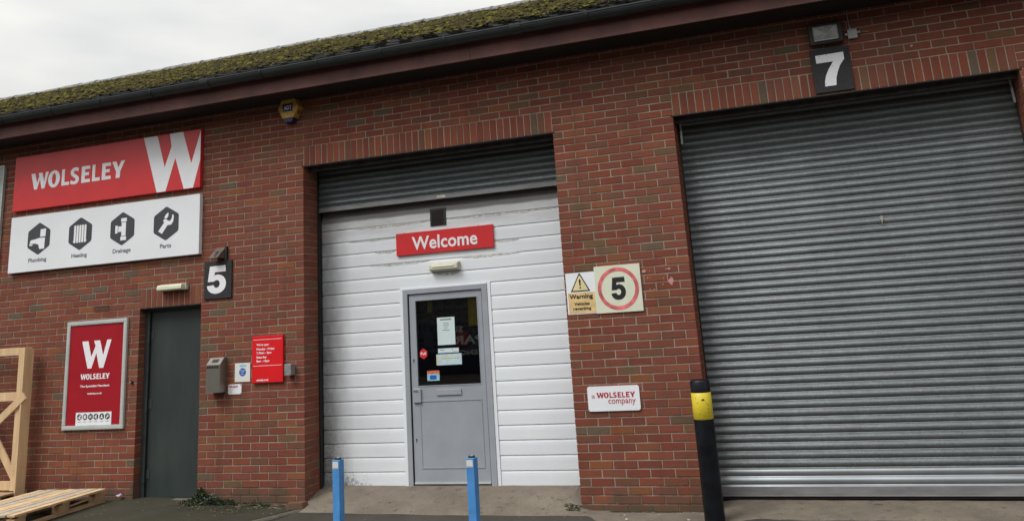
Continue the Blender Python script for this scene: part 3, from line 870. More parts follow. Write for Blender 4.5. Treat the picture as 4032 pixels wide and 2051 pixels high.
# adhesive residue strips
def strip(x0, x1, z0, z1, seed):
    rr = random.Random(seed); n = max(6, int((x1-x0)/.03)); top = []; bot = []
    for i in range(n+1):
        x = x0 + (x1-x0)*i/n; w_ = min(1, .15+3*min(i, n-i)/n)*rr.uniform(.35, 1); top.append((x, z1 - rr.uniform(0, .10)*(z1-z0))); bot.append((x, z1 - (z1-z0)*(.12+w_)))
    MB().prism(bot + top[::-1], YC-.0012, YC+.001).obj('adhesive_residue', M_RESID, PART)
for k, (a, b, c_, d) in enumerate(((1.95, 2.68, 2.430, 2.455), (3.05, 3.72, 2.430, 2.462), (3.44, 3.72, 2.572, 2.598), (2.02, 2.28, 2.572, 2.598),
                                   (1.75, 2.69, 2.862, 2.888), (2.92, 4.2, 2.862, 2.886), (2.76, 3.02, 2.270, 2.302), (1.7, 2.29, 2.722, 2.740))):
    strip(a, b, c_, d, k)
# threshold and door set
YD = .385
q = MB().box(2.353, 2.408, YD-.03, YD+.05, .160, 2.16).box(3.272, 3.334, YD-.03, YD+.05, .160, 2.16).box(2.408, 3.272, YD-.03, YD+.05, 2.108, 2.16)
bpart(q.obj('entrance_frame', M_GREYD, bevel=.002))
bpart(MB().box(2.408, 3.272, YD-.02, YD+.06, .140, .168).obj('door_threshold', M_APRON))
bpart(MB().box(2.408, 2.440, YD+.022, YD+.03, .17, 2.107).box(3.24, 3.272, YD+.022, YD+.03, .17, 2.107).box(2.44, 3.24, YD+.022, YD+.03, 2.07, 2.107).box(2.44, 3.24, YD+.022, YD+.03, .17, .2).box(2.408, 2.416, YD-.022, YD+.02, .17, 2.107).obj('door_stop_shadow_gap', M_RUBBER))
def c36(x, z_):   # figures were taken on a plane 2 cm behind
    k = (8.05488+YD)/(8.05488+.40); return 6.45855-(6.45855-x)*k, 1.75413-(1.75413-z_)*k
gx0, gz1 = c36(2.488, 2.033); gx1, gz0 = c36(3.202, 1.152)
lx0, lx1, lz0, lz1 = 2.420, 3.262, .186, 2.100
YL = YD-.012
q = MB()
q.box(lx0, gx0, YL, YL+.03, lz0, lz1).box(gx1, lx1, YL, YL+.03, lz0, lz1).box(gx0, gx1, YL, YL+.03, gz1, lz1).box(gx0, gx1, YL, YL+.03, lz0, gz0)
DOOR = bpart(q.obj('entrance_door', M_GREYD))
DOOR['label'] = 'grey half-glazed entrance door'
# beads round glass, panel moulding
b_ = MB()
for a, bb, c_, d in ((gx0, gx1, gz1, gz1+.008), (gx0, gx1, gz0-.008, gz0), (gx0-.008, gx0, gz0-.008, gz1+.008), (gx1, gx1+.008, gz0-.008, gz1+.008)):
    b_.box(a, bb, YL-.004, YL+.001, c_, d)
b_.obj('glazing_bead', M_GREYD, DOOR)
px0, pz1 = c36(2.498, 1.001); px1, pz0 = c36(3.202, .332)
b_ = MB()
for a, bb, c_, d in ((px0, px1, pz1-.010, pz1), (px0, px1, pz0, pz0+.010), (px0, px0+.010, pz0+.01, pz1-.01), (px1-.010, px1, pz0+.01, pz1-.01)):
    b_.box(a, bb, YL-.005, YL+.001, c_, d)
b_.obj('panel_moulding', M_GREYD, DOOR)
MB().box(gx0, gx1, YL+.012, YL+.018, gz0, gz1).obj('glass_pane', M_GLASS, DOOR)
x0, z1 = c36(2.70, 1.108); x1, z0 = c36(2.981, 1.049)
q = MB().box(x0, x1, YL-.012, YL-.001, z0, z1); q.obj('letter_plate', M_GREYD, DOOR, bevel=.003)
q = MB().box(2.441, 2.530, YL-.022, YL-.001, .985, 1.128); q.obj('pull_plate', M_GREYD, DOOR, bevel=.006)
text('PULL', 2.450, 2.505, 1.090, 1.112, YL-.0222, M_BLK, DOOR, .01)
for z in (.62, 1.42): MB().cyl((2.455, YL-.004, z), (2.455, YL+.001, z), .008, n=10).box(2.452, 2.458, YL-.004, YL+.001, z-.03, z-.008).obj('lock_cylinder', M_BLK, DOOR)
MB().box(lx0, lx1, YL-.01, YL-.0005, lz0, lz0+.016).obj('weather_bar', M_ALU, DOOR)

# the shop seen dimly through the glass
q = MB()
q.box(1.35, 4.27, 3.2, 3.25, .1, 3.1).box(1.36, 1.38, .48, 3.2, .1, 3.1).box(4.24, 4.26, .48, 3.2, .1, 3.1).box(1.35, 4.27, .48, 3.2, 3.02, 3.08).box(1.35, 4.27, .44, 3.2, .08, .12)
bpart(q.obj('shop_interior', M_DARKIN))
RK = empty('display_rack', (2.2, .52, .12)); tag(RK, 'dim grey pegboard rack seen through the entrance door glass', 'display rack')
q = MB().box(-.75, 1.15, 0, .02, 1.36, 2.1); o = q.obj('back_panel', mat("pegboard_grey", (.13, .13, .115), .7, var=.6, vscale=25), RK)
for k in range(5):
    MB().box(-.75, 1.15, -.05, -.01, 1.34+.15*k, 1.35+.15*k).obj('shelf', M_DARKM, RK)
items = [(2.25, 1.60, (.30, .27, .05), .05, .09), (2.42, 1.63, (.30, .28, .22), .05, .08), (2.60, 1.62, (.04, .05, .05), .06, .09), (2.80, 1.60, (.12, .28, .06), .06, .09),
         (2.98, 1.61, (.42, .05, .04), .07, .08), (3.12, 1.95, (.70, .45, .03), .055, .22), (2.1, 1.96, (.42, .40, .04), .04, .12), (2.36, 1.95, (.10, .10, .10), .05, .14), (2.62, 1.98, (.42, .30, .05), .03, .08)]
names = ['yellow-green', 'pale grey', 'black', 'green', 'red', 'tall bright yellow', 'lime', 'dark grey', 'small orange']
for (x, z, c_, hw, hh), nm in zip(items, names):
    mm = mat("packet_" + nm.replace(' ', '_').replace('-', '_'), tuple(v*1.3 for v in c_), .4, var=.2, vscale=30)
    q = MB().cbox(x-hw, x+hw, .455, .50, z-hh, z+hh, .01)
    P_ = q.obj('hanging_packet', mm); tag(P_, nm + ' packet hanging on the rack behind the door glass', 'packet', 'packets on the rack inside the door')
    MB().box(x-.012, x+.012, .465, .495, z+hh, z+hh+.03).obj('hook_tab', mm, P_)

# ================================================================== THINGS ON THE WALLS
def signbox(name, label, cat, x0, x1, z0, z1, yf, m, back=.002, bev=.0015, group=None):
    cx, cz = (x0+x1)/2, (z0+z1)/2
    o = MB().box(x0, x1, yf, -back, z0, z1).obj(name, m, bevel=bev)
    return tag(o, label, cat, group)
F5 = [(.16, .97), (.90, .98), (.92, .76), (.40, .755), (.385, .635), (.455, .665), (.56, .672), (.70, .645), (.83, .575), (.91, .47), (.94, .345), (.91, .22), (.83, .115), (.70, .04), (.55, .005), (.38, .005), (.24, .04), (.13, .105), (.06, .19), (.03, .285),
      (.345, .312), (.375, .255), (.43, .218), (.50, .208), (.575, .228), (.625, .28), (.645, .345), (.625, .415), (.575, .46), (.50, .478), (.43, .465), (.375, .43), (.07, .43)]
F7 = [(0, .99), (1, 1), (1, .78), (.82, .60), (.69, .38), (.62, .20), (.59, .0), (.19, .0), (.21, .16), (.27, .32), (.40, .52), (.60, .745), (0, .745)]
def digit(poly, x0, x1, z0, z1, y, m, parent):
    xs_ = [p[0] for p in poly]; zs_ = [p[1] for p in poly]; a, b, c_, d = min(xs_), max(xs_), min(zs_), max(zs_)
    pts = [(x0+(x-a)/(b-a)*(x1-x0), z0+(z-c_)/(d-c_)*(z1-z0)) for x, z in poly]
    return MB().prism(pts[::-1], y-.0015, y).obj('numeral', m, parent)
GW = [(0, 1), (.245, 1), (.385, .385), (.50, .76), (.46, 1), (.685, 1), (.825, .40), (.895, 1), (1.08, 1), (.865, 0), (.69, 0), (.56, .585), (.405, 0), (.235, 0)]
GL = [(0, 1), (.36, 1), (.36, .20), (.97, .20), (1.0, 0), (0, 0)]
GE = [(0, 1), (.93, 1), (.96, .80), (.38, .80), (.38, .61), (.84, .61), (.84, .42), (.38, .42), (.38, .20), (.97, .20), (1.0, 0), (0, 0)]
GY = [(-.02, 1), (.33, 1), (.53, .62), (.76, 1), (1.08, 1), (.70, .38), (.68, 0), (.33, 0), (.35, .38)]
GS = [(.90, .93), (.82, .74), (.66, .80), (.50, .82), (.38, .77), (.37, .69), (.46, .63), (.70, .53), (.88, .42), (.95, .28), (.90, .13), (.74, .02), (.48, -.02), (.22, 0), (.03, .06), (.09, .26), (.28, .19), (.46, .17), (.58, .20), (.61, .28), (.54, .35), (.32, .44), (.12, .55), (.04, .70), (.08, .85), (.24, .97), (.48, 1.02), (.72, 1.0)]
GLY = ((GW, 0, .178), (None, .190, .318), (GL, .338, .422), (GS, .428, .530), (GE, .550, .643), (GL, .663, .745), (GE, .765, .860), (GY, .870, .99))
def wordmark(x0, x1, z0, z1, y, m, parent, shear=.05):
    q = MB(); W_ = x1-x0; H_ = z1-z0
    X = lambda u, v: x0 + u*W_ + shear*H_*v*0
    for g, a, b in GLY:
        if g is None:
            n = 28; k = len(q.v); cx, cz = (a+b)/2, .5
            for ra, rz_ in (((b-a)/2, .53), ((b-a)/2-.042, .345)):
                for yy in (y-.0015, y):
                    q.v += [(x0+(cx+ra*math.cos(2*math.pi*i/n))*W_, yy, z0+(cz+rz_*math.sin(2*math.pi*i/n))*H_) for i in range(n)]
            for i in range(n):
                j = (i+1) % n; q.f += [(k+i, k+2*n+i, k+2*n+j, k+j), (k+i, k+j, k+n+j, k+n+i)]; q.mi += [0, 0]
        else:
            q.prism([(x0+(a+(b-a)*u)*W_, z0+v*H_) for u, v in g][::-1], y-.0015, y)
    o = q.obj('lettering', m)
    if parent: o.parent = parent
    return o
# --- big red fascia sign
RS = signbox('red_sign', 'long red company sign with white letters, upper of the two wall boards', 'sign', -2.880, -.012, 3.509, 4.206, -.055, M_RED)
wordmark(-2.600, -1.118, 3.756, 3.963, -.0555, M_LETW, RS)
BW = [(-.848, 4.2045), (-.645, 4.2045), (-.523, 3.802), (-.433, 4.048), (-.463, 4.2045), (-.270, 4.2045), (-.141, 3.806), (-.0145, 4.185), (-.0145, 3.835),
      (-.107, 3.5105), (-.238, 3.5105), (-.373, 3.900), (-.501, 3.5105), (-.629, 3.5105)]
MB().prism(BW[::-1], -.0565, -.0552).obj('emblem', M_LETW, RS)
# --- white services sign
WS = signbox('white_sign', 'long white services sign with four dark hexagon icons below the red sign', 'sign', -2.875, -.006, 2.734, 3.429, -.055, M_WHITE)
def hexpts(cx, cz, s):
    c = [(.0, .201), (-.178, .098), (-.178, -.098), (0, -.201), (.178, -.098), (.178, .098)]
    p = []
    for i in range(6):
        a = Vector(c[i-1]); b_ = Vector(c[i]); d = Vector(c[(i+1) % 6])
        u = b_ + (a-b_).normalized()*.022; v_ = b_ + (d-b_).normalized()*.022; mI = (u+v_)/2*.4 + b_*.6
        p += [u, mI, v_]
    return [(cx+q.x*s, cz+q.y*s) for q in p]
ICON = {
 'tap': [[(.02, .02), (.105, .02), (.108, .118), (.022, .112)], [(-.145, -.055), (-.05, -.058), (.0, -.075), (.018, -.13), (.095, -.13), (.100, .006), (.01, .008), (-.06, -.004), (-.128, -.012)], [(-.145, -.080), (-.095, -.080), (-.095, -.062), (-.145, -.062)]],
 'radiator': [[(-.093+.0395*i, -.108), (-.069+.0395*i, -.108), (-.066+.0395*i, -.095), (-.066+.0395*i, .095), (-.070+.0395*i, .106), (-.092+.0395*i, .106), (-.096+.0395*i, .095), (-.096+.0395*i, -.095)] for i in range(5)] + [[(-.105, -.096), (-.097, -.096), (-.097, -.080), (-.105, -.080)], [(.093, -.096), (.101, -.096), (.101, -.080), (.093, -.080)]],
 'tee': [[(-.012, -.088), (.052, -.088), (.052, .075), (-.012, .075)], [(-.022, .082), (.062, .082), (.062, .125), (-.022, .125)], [(-.022, -.140), (.062, -.140), (.062, -.095), (-.022, -.095)], [(-.06, -.035), (-.012, -.035), (-.012, .030), (-.06, .030)], [(-.105, -.050), (-.067, -.050), (-.067, .042), (-.105, .042)]],
 'spanner': [[(-.110, -.085), (-.055, -.118), (.022, -.022), (.072, -.022), (.100, .012), (.108, .060), (.104, .092), (.086, .100), (.080, .055), (.060, .028), (.028, .028), (-.005, .055), (-.018, .052), (-.045, .040), (-.028, .012)], [(-.030, .062), (.012, .060), (.030, .085), (.030, .125), (.010, .118), (-.015, .095)]],
 'person': [circle(0, .06, .045, 10), [(-.09, -.10), (.09, -.10), (.075, -.02), (.03, .005), (-.03, .005), (-.075, -.02)]],
 'cross': [[(-.09, -.06), (-.06, -.09), (.09, .06), (.06, .09)], [(.06, -.09), (.09, -.06), (-.06, .09), (-.09, .06)]],
}
def icon(kind, cx, cz, s, y, parent):
    MB().prism(hexpts(cx, cz, s), y-.0012, y).obj('hexagon_icon', M_CHAR, parent)
    q = MB()
    for p in ICON[kind]: q.prism([(cx+a*s, cz+b*s) for a, b in p], y-.0024, y-.0014)
    q.obj('icon_symbol', M_LETW, parent)
for cx, kd in ((-2.405, 'tap'), (-1.753, 'radiator'), (-1.114, 'tee'), (-.475, 'spanner')):
    icon(kd, cx, 3.128, 1., -.0553, WS)
text('Plumbing', -2.551, -2.262, 2.829, 2.893, -.0553, M_GREYT, WS, .022)
text('Heating', -1.870, -1.634, 2.829, 2.893, -.0553, M_GREYT, WS, .022)
text('Drainage', -1.244, -.979, 2.829, 2.893, -.0553, M_GREYT, WS, .022)
text('Parts', -.553, -.394, 2.842, 2.893, -.0553, M_GREYT, WS, .022)
# --- panel cut by the left edge of the picture
LPN = signbox('grey_panel', 'plain pale grey-green wall panel cut off by the left edge', 'panel', -5.3, -3.090, 2.80, 4.136, -.035, M_PANEL)
MB().box(-3.098, -3.088, -.040, -.034, 2.80, 4.138).box(-5.3, -3.098, -.040, -.034, 4.126, 4.138).obj('panel_trim', M_ALU, LPN)
# --- framed poster
PO = empty('framed_poster', (-1.45, 0, .86)); tag(PO, 'tall red framed poster with big white letter left of the dark door', 'poster')
def rel(o, p):
    o.parent = p; o.location = Vector(o.location) - Vector(p.location); return o
q = MB()
X0, X1, Z0, Z1 = -1.893, -1.009, .861, 2.083; fw = .046
for a, b_, c_, d in ((X0, X1, Z1-fw, Z1), (X0, X1, Z0, Z0+fw), (X0, X0+fw, Z0+fw+.0003, Z1-fw-.0003), (X1-fw, X1, Z0+fw+.0003, Z1-fw-.0003)):
    q.box(a, b_, -.030, -.002, c_, d)
    q.box(a+.010, b_-.010, -.033, -.030, c_+.010, d-.010)
rel(q.obj('frame', M_ALU), PO)
PP = rel(MB().box(X0+fw, X1-fw, -.018, -.004, Z0+fw, Z1-fw).obj('poster_sheet', M_REDP), PO)
def sub(o, par):   # children built in world coordinates under a part that is itself offset
    return o
class Off:
    """temporary parent: builds children in world coordinates and re-bases them"""
def under(o, par):
    wm = Vector((0, 0, 0)); p = par
    while p is not None: wm = wm + Vector(p.location); p = p.parent
    o.parent = par; o.location = Vector(o.location) - wm; return o
YP = -.0185
PW = [(-1.665, 1.847), (-1.572, 1.848), (-1.519, 1.667), (-1.462, 1.789), (-1.490, 1.849), (-1.400, 1.849), (-1.345, 1.679), (-1.295, 1.851), (-1.232, 1.851), (-1.334, 1.536), (-1.395, 1.536), (-1.446, 1.707), (-1.510, 1.536), (-1.566, 1.536)]
under(MB().prism(PW[::-1], YP-.001, YP).obj('emblem', M_LETW), PP)
under(wordmark(-1.662, -1.236, 1.414, 1.475, YP, M_LETW, None), PP)
under(text('The Specialist Merchant', -1.662, -1.234, 1.320, 1.352, YP, M_LETW, None, .03), PP)
under(text('wolseley.co.uk', -1.550, -1.335, 1.240, 1.266, YP, M_LETW, None, .03), PP)
WP_ = under(MB().box(-1.701, -1.184, YP-.0012, YP, .908, 1.049).obj('white_band', M_WHITE), PP)
for x, kd in zip((-1.647, -1.564, -1.484, -1.405, -1.321, -1.240), ('tap', 'radiator', 'cross', 'tee', 'person', 'spanner')):
    o1 = MB().prism(hexpts(x, .999, .185), YP-.0024, YP-.0014).obj('small_hexagon_icon', M_CHAR); under(o1, PP)
    q = MB()
    for p in ICON[kd]: q.prism([(x+a*.185, .999+b*.185) for a, b in p], YP-.0034, YP-.0026)
    under(q.obj('small_icon_symbol', M_LETW), PP)
    under(MB().box(x-.022, x+.022, YP-.0022, YP-.0014, .944, .948).obj('caption_line', M_GREYT), PP)

# --- number plates
N5 = signbox('number_board', 'black slate board with white numeral 5 beside the white sign', 'number sign', .050, .420, 2.216, 2.635, -.02, M_SLATE)
digit(F5, .091, .349, 2.271, 2.581, -.0202, M_LETW, N5)
N7 = signbox('number_board', 'black board with white numeral 7 above the grey shutter', 'number sign', 6.842, 7.184, 3.620, 4.040, -.02, M_SLATE)
digit(F7, 6.886, 7.133, 3.676, 3.983, -.0202, M_LETW, N7)
for x, z in ((6.92, 3.965), (6.985, 3.972), (7.02, 3.86), (6.945, 3.70)): MB().cyl((x, -.0225, z), (x, -.0215, z), .004, n=7).obj('screw', M_GREYT, N7)
# --- hood light over number 5
H5 = empty('hooded_light', (.25, 0, 2.66)); tag(H5, 'small brown hooded light above the number 5 board', 'lamp')
vs = [(-.075, -.115, .005), (.045, -.115, .005), (-.04, -.01, .125), (.08, -.01, .125), (-.075, -.115, -.003), (.045, -.115, -.003), (-.04, -.002, .0), (.08, -.002, .0), (.08, -.002, .125), (-.04, -.002, .125)]
meshobj('hood', vs, [(0, 1, 3, 2), (4, 0, 2, 9, 6), (1, 5, 7, 8, 3), (4, 5, 1, 0), (2, 3, 8, 9)], M_BRONZE, H5)
MB().box(.08, .105, -.03, -.002, -.03, .13).obj('side_bracket', M_DARKM, H5)
MB().cyl((.0, -.05, .07), (.0, -.09, .01), .022, n=12).obj('bulb_holder', M_DARKM, H5)
# --- bulkhead over the steel door
BL = empty('bulkhead_light', (-.37, 0, 2.36)); tag(BL, 'aged cream bulkhead light above the dark steel door', 'lamp', 'cream bulkhead lights over the doors')
MB().box(-.178, .195, -.045, -.002, -.012, .062).obj('base_tray', M_LAMPC, BL, bevel=.004)
q = MB(); xprism(q, [(-.046, .058), (-.085, .052), (-.098, .036), (-.100, .004), (-.088, -.010), (-.046, -.010)], -.172, .168)
q.obj('diffuser', M_LENS, BL)
# --- bulkhead over the entrance
BE = empty('bulkhead_light', (2.87, YC, 2.37)); tag(BE, 'cream bulkhead light with visible tube below the Welcome sign', 'lamp', 'cream bulkhead lights over the doors')
MB().box(-.165, .172, -.035, -.001, -.045, .046).obj('base_tray', M_LAMPC, BE, bevel=.003)
q = MB(); xprism(q, [(-.036, .040), (-.060, .038), (-.078, .022), (-.078, -.022), (-.062, -.038), (-.036, -.040)], -.158, .162)
q.obj('diffuser', M_LENS, BE)
MB().cyl((-.13, -.080, .004), (.125, -.080, .004), .007, n=8).obj('tube', M_TUBE, BE)
# --- Welcome sign
k_ = (8.05488+.345)/(8.05488+.36)
WX = lambda x: 6.45855-(6.45855-x)*k_
WZ = lambda z: 1.75413-(1.75413-z)*k_
WE = MB().box(WX(2.294), WX(3.440), .345, YC-.001, WZ(2.532), WZ(2.774)).obj('welcome_sign', M_RED, bevel=.0015); tag(WE, 'red sign reading Welcome above the entrance door', 'sign')
text('Welcome', WX(2.487), WX(3.257), WZ(2.578), WZ(2.722), .3445, M_LETW, WE, .020)
for x in (2.40, 3.28): MB().box(x-.004, x+.004, .350, .358, WZ(2.774), WZ(2.774)+.007).obj('fixing_lug', M_RED, WE)
# --- vent
VE = empty('air_vent', (2.808, YC, 2.915)); tag(VE, 'square black louvred air vent above the Welcome sign', 'air vent')
q = MB().box(-.094, .094, -.010, -.001, -.096, .096); q.obj('vent_frame', M_VENT, VE, bevel=.003)
for k in range(13): MB().box(-.072, .062, -.017, -.0105, -.080+.0125*k, -.074+.0125*k).obj('louvre', M_VENT, VE)
# --- opening-hours sign
HO = signbox('opening_hours_sign', 'bright red opening hours sign beside the galvanised box', 'sign', .709, 1.098, 1.285, 1.775, -.03, M_RED2)
for s_, xe, zc in (("We're open:", .925, 1.678), ("Monday - Friday", .995, 1.632), ("7.30am - 5pm", .955, 1.592), ("Saturday", .895, 1.547), ("8am - 12pm", .930, 1.507), ("wolseley.co.uk", .920, 1.310)):
    text(s_, .767, xe, zc-.014, zc+.015, -.0302, M_LETW, HO, .03)
for zc in (1.735, 1.461): MB().box(.722, 1.084, -.0312, -.0302, zc-.002, zc+.002).obj('rule_line', M_LETW, HO)
# --- galvanised box
KB = empty('galvanised_box', (1.225, 0, 1.35)); tag(KB, 'small galvanised metal box right of the opening hours sign', 'box')
MB().box(-.065, .010, -.090, -.002, 0, .114).obj('box_body', M_GALVB, KB, bevel=.003)
MB().box(-.069, -.0655, -.092, -.002, -.002, .116).obj('lid', M_GALVB, KB)
# --- wall bin
AB = empty('wall_ashtray_bin', (.27, 0, 1.21)); tag(AB, 'stainless steel wall-mounted cigarette bin right of the dark door', 'bin')
q = MB(); xprism(q, [(-.002, 0), (-.002, .365), (-.045, .365), (-.120, .292), (-.120, 0)], -.088, .092)
q.obj('bin_body', M_STEEL, AB)
for k in range(7): MB().box(-.078+.0225*k, -.064+.0225*k, -.1225, -.1195, .255, .280).obj('slot', M_BLK, AB)
vs = [(-.035, -.0985, .3145), (.045, -.0985, .3145), (.045, -.066, .3465), (-.035, -.066, .3465)]
meshobj('stub_grille', [(a, b_-.0015, c_+.0015) for a, b_, c_ in vs], [(0, 1, 2, 3)], M_DARKM, AB)
# --- small signs
FS = signbox('fire_exit_sign', 'small white sign with blue disc left of the opening hours sign', 'sign', .470, .668, 1.302, 1.500, -.005, mat("off_white_plate", (.74, .75, .70), .4, var=.03))
MB().prism(circle(.571, 1.405, .043, 28), -.0066, -.0052).obj('blue_disc', M_BLUES, FS)
MB().prism([(.535, 1.462), (.60, 1.455), (.625, 1.472), (.60, 1.485), (.56, 1.488), (.528, 1.478)], -.0060, -.0052).obj('faded_band', M_PALEB, FS)
for s_, hw, zc in (('Fire exit', .030, 1.423), ('keep', .018, 1.405), ('clear', .018, 1.386)): text(s_, .571-hw, .571+hw, zc-.006, zc+.006, -.0067, M_LETW, FS, .01, depth=.0008)
SP = signbox('company_plate', 'small white company name plate right of the steel bin', 'sign', .386, .559, 1.176, 1.281, -.006, M_WHITE)
wordmark(.402, .515, 1.246, 1.266, -.0062, M_CRIM, SP)
for k in range(5): MB().box(.405, .405+rnd.uniform(.03, .055), -.0068, -.0062, 1.230-.010*k, 1.2315-.010*k).obj('text_line', M_PINKR, SP)
for x, z in ((.394, 1.273), (.551, 1.273), (.394, 1.184), (.551, 1.184)): MB().cyl((x, -.009, z), (x, -.006, z), .005, n=8).obj('screw', M_GREYT, SP)
SW = MB().cyl((-.925, -.022, 1.356), (-.925, 0, 1.356), .016, n=12).obj('bell_push', M_DARKM); tag(SW, 'tiny dark round fitting with brass dot between poster and door', 'bell push')
MB().cyl((-.929, -.026, 1.358), (-.929, -.022, 1.358), .006, n=8).obj('button', mat("brass_dot", (.7, .55, .3), .4), SW)
# --- warning and speed signs
WA = signbox('warning_sign', 'white and yellow Warning Vehicles reversing sign with triangle', 'sign', 4.297, 4.590, 1.777, 2.171, -.004, M_WHITE, bev=0)
MB().box(4.310, 4.580, -.0052, -.0042, 1.785, 1.980).obj('yellow_field', M_OCHRE, WA)
def tri(cx, z0, z1, hw): return [(cx-hw, z0), (cx+hw, z0), (cx+.006*hw/.1, z1), (cx-.006*hw/.1, z1)]
MB().prism(tri(4.438, 1.990, 2.163, .098), -.0054, -.0042).obj('warning_triangle', M_BLK, WA)
MB().prism(tri(4.438, 2.001, 2.143, .080), -.0064, -.0055).obj('triangle_field', mat("pale_yellow_print", (.72, .62, .34), .5, var=.08), WA)
MB().prism([(4.432, 2.045), (4.444, 2.045), (4.448, 2.100), (4.442, 2.108), (4.434, 2.108), (4.428, 2.100)], -.0074, -.0065).prism(circle(4.438, 2.026, .009, 14), -.0074, -.0065).obj('exclamation_mark', M_BLK, WA)
text('Warning', 4.323, 4.556, 1.910, 1.966, -.0053, M_BLK, WA, .035)
text('Vehicles', 4.365, 4.518, 1.860, 1.890, -.0053, M_BLK, WA, .03)
text('reversing', 4.352, 4.530, 1.808, 1.843, -.0053, M_BLK, WA, .03)
SS = signbox('speed_limit_sign', 'square cream speed sign with red ring and black 5', 'sign', 4.588, 5.037, 1.770, 2.213, -.015, M_CREAM)
q = MB(); ring(q, 4.813, 1.992, .200, .164, -.0165, -.0152); q.obj('red_ring', M_RINGR, SS)
digit(F5, 4.742, 4.885, 1.887, 2.099, -.0152, M_BLK, SS)
# --- company plate on pier
CP = MB().prism(rrect(4.425, 4.920, .884, 1.106, .022), -.015, -.002).obj('rounded_plate', M_WHITE); tag(CP, 'rounded white plate with red company lettering on the middle pier', 'sign')
text('a', 4.463, 4.497, 1.003, 1.030, -.0152, M_PINKR, CP)
wordmark(4.512, 4.879, 1.002, 1.050, -.0152, M_CRIM, CP)
text('company', 4.620, 4.880, .932, .986, -.0152, M_PINKR, CP, .01)
# --- alarm box
AX = empty('alarm_box', (1.205, 0, 4.12)); tag(AX, 'hexagonal yellow alarm box with blue base under the eaves', 'alarm')
hx = [(-.074, .275), (-.130, .160), (-.070, .045), (.070, .045), (.135, .160), (.076, .273)]
bk = [(a*1.10, (b_-.16)*1.08+.16) for a, b_ in hx]
k = 6; vs = [(a, -.090, b_) for a, b_ in hx] + [(a, -.002, b_) for a, b_ in bk]
meshobj('cover', vs, [tuple(range(6)), (0, 6, 7, 1)[::1], (1, 7, 8, 2), (3, 9, 10, 4), (4, 10, 11, 5), (5, 11, 6, 0)], M_ADTY, AX)
hb = [(-.066, .042), (.066, .042), (.045, -.005), (-.045, -.005)]
vs = [(a, -.088, b_) for a, b_ in hb] + [(a*1.1, -.002, b_-.004) for a, b_ in hb]
meshobj('blue_base', vs, [(0, 3, 2, 1), (0, 4, 7, 3), (1, 2, 6, 5), (3, 7, 6, 2), (0, 1, 5, 4)], M_NAVY, AX)
MB().box(-.068, .060, -.0925, -.0902, .119, .210).obj('blue_label', M_NAVY, AX)
text('ADT', -.052, .048, .140, .188, -.0926, M_LETW, AX, .03)
for k in range(6): MB().box(.108, .128, -.070, -.03, .08+.017*k, .084+.017*k).obj('side_vent', M_DARKM, AX)
# --- floodlight + junction box
FL = empty('floodlight', (7.003, 0, 4.09)); tag(FL, 'black rectangular floodlight above the number 7 board', 'lamp')
q = MB().box(-.150, .150, -.075, -.01, -.02, .185); q.obj('housing', M_DARKM, FL, bevel=.012)
MB().box(-.110, .110, -.088, -.0755, .022, .152).obj('glass_front', M_FLOODG, FL, bevel=.008)
MB().prism([(-.100, .030), (-.02, .085), (-.100, .145)], -.0890, -.0882).prism([(.100, .030), (.100, .145), (.02, .085)], -.0890, -.0882).obj('reflector_facet', mat("pale_reflector", (.33, .34, .33), .4, var=.2, vscale=20), FL)
MB().box(-.105, .105, -.0895, -.080, .010, .022).obj('lower_rim', M_JBOX, FL)
JB = empty('junction_box', (7.238, 0, 4.095)); tag(JB, 'small grey-white junction box with cable right of the floodlight', 'junction box')
MB().box(-.041, .041, -.032, -.002, 0, .088).obj('box_body', M_JBOX, JB, bevel=.003)
MB().cyl((-.065, -.018, .045), (-.041, -.018, .045), .011, n=10).cyl((.041, -.018, .055), (.068, -.018, .052), .011, n=10).cyl((-.015, -.018, .088), (-.015, -.018, .105), .011, n=10).obj('cable_gland', M_JBOX, JB)
MB().cyl((-.015, -.014, .10), (-.020, -.012, .22), .0045, n=6).cyl((-.020, -.012, .22), (-.014, -.012, .30), .0045, n=6).cyl((.066, -.016, .052), (.140, -.010, .050), .0045, n=6).obj('cable', M_GALVB, JB)
# --- paint splashes
for x, z, r_, lb in ((5.072, 2.135, .018, 'pink paint splash touching the speed sign edge'), (5.31, 2.137, .015, 'round pink paint splash high on the middle pier'), (5.318, 2.018, .026, 'long pink paint splash low on the middle pier'), (7.714, 3.949, .012, 'pale dot on brick right of the number 7 board')):
    rr = random.Random(int(x*100)); pts = []
    for i in range(12):
        a = 2*math.pi*i/12; k = rr.uniform(.55, 1.25); pts.append((x+r_*k*math.cos(a), z+r_*k*(1.5 if 'long' in lb else .9)*math.sin(a)))
    tag(MB().prism(pts, -.004, .001).obj('paint_splash', M_PINK if x < 6 else M_STONE), lb, 'paint splash')
q = MB()
for x, z in ((5.100, 2.068), (5.125, 2.072), (5.251, 2.057), (5.115, 1.961), (5.156, 1.958), (5.100, 2.140), (5.125, 2.132), (5.285, 2.14), (5.24, 2.0), (5.32, 2.06)):
    q.prism(circle(x, z, rnd.uniform(.004, .008), 7), -.0035, .001)
o = q.obj('paint_spots', M_PINK); tag(o, 'tiny pink paint spots on the middle pier bricks', 'paint spots', kind='stuff')

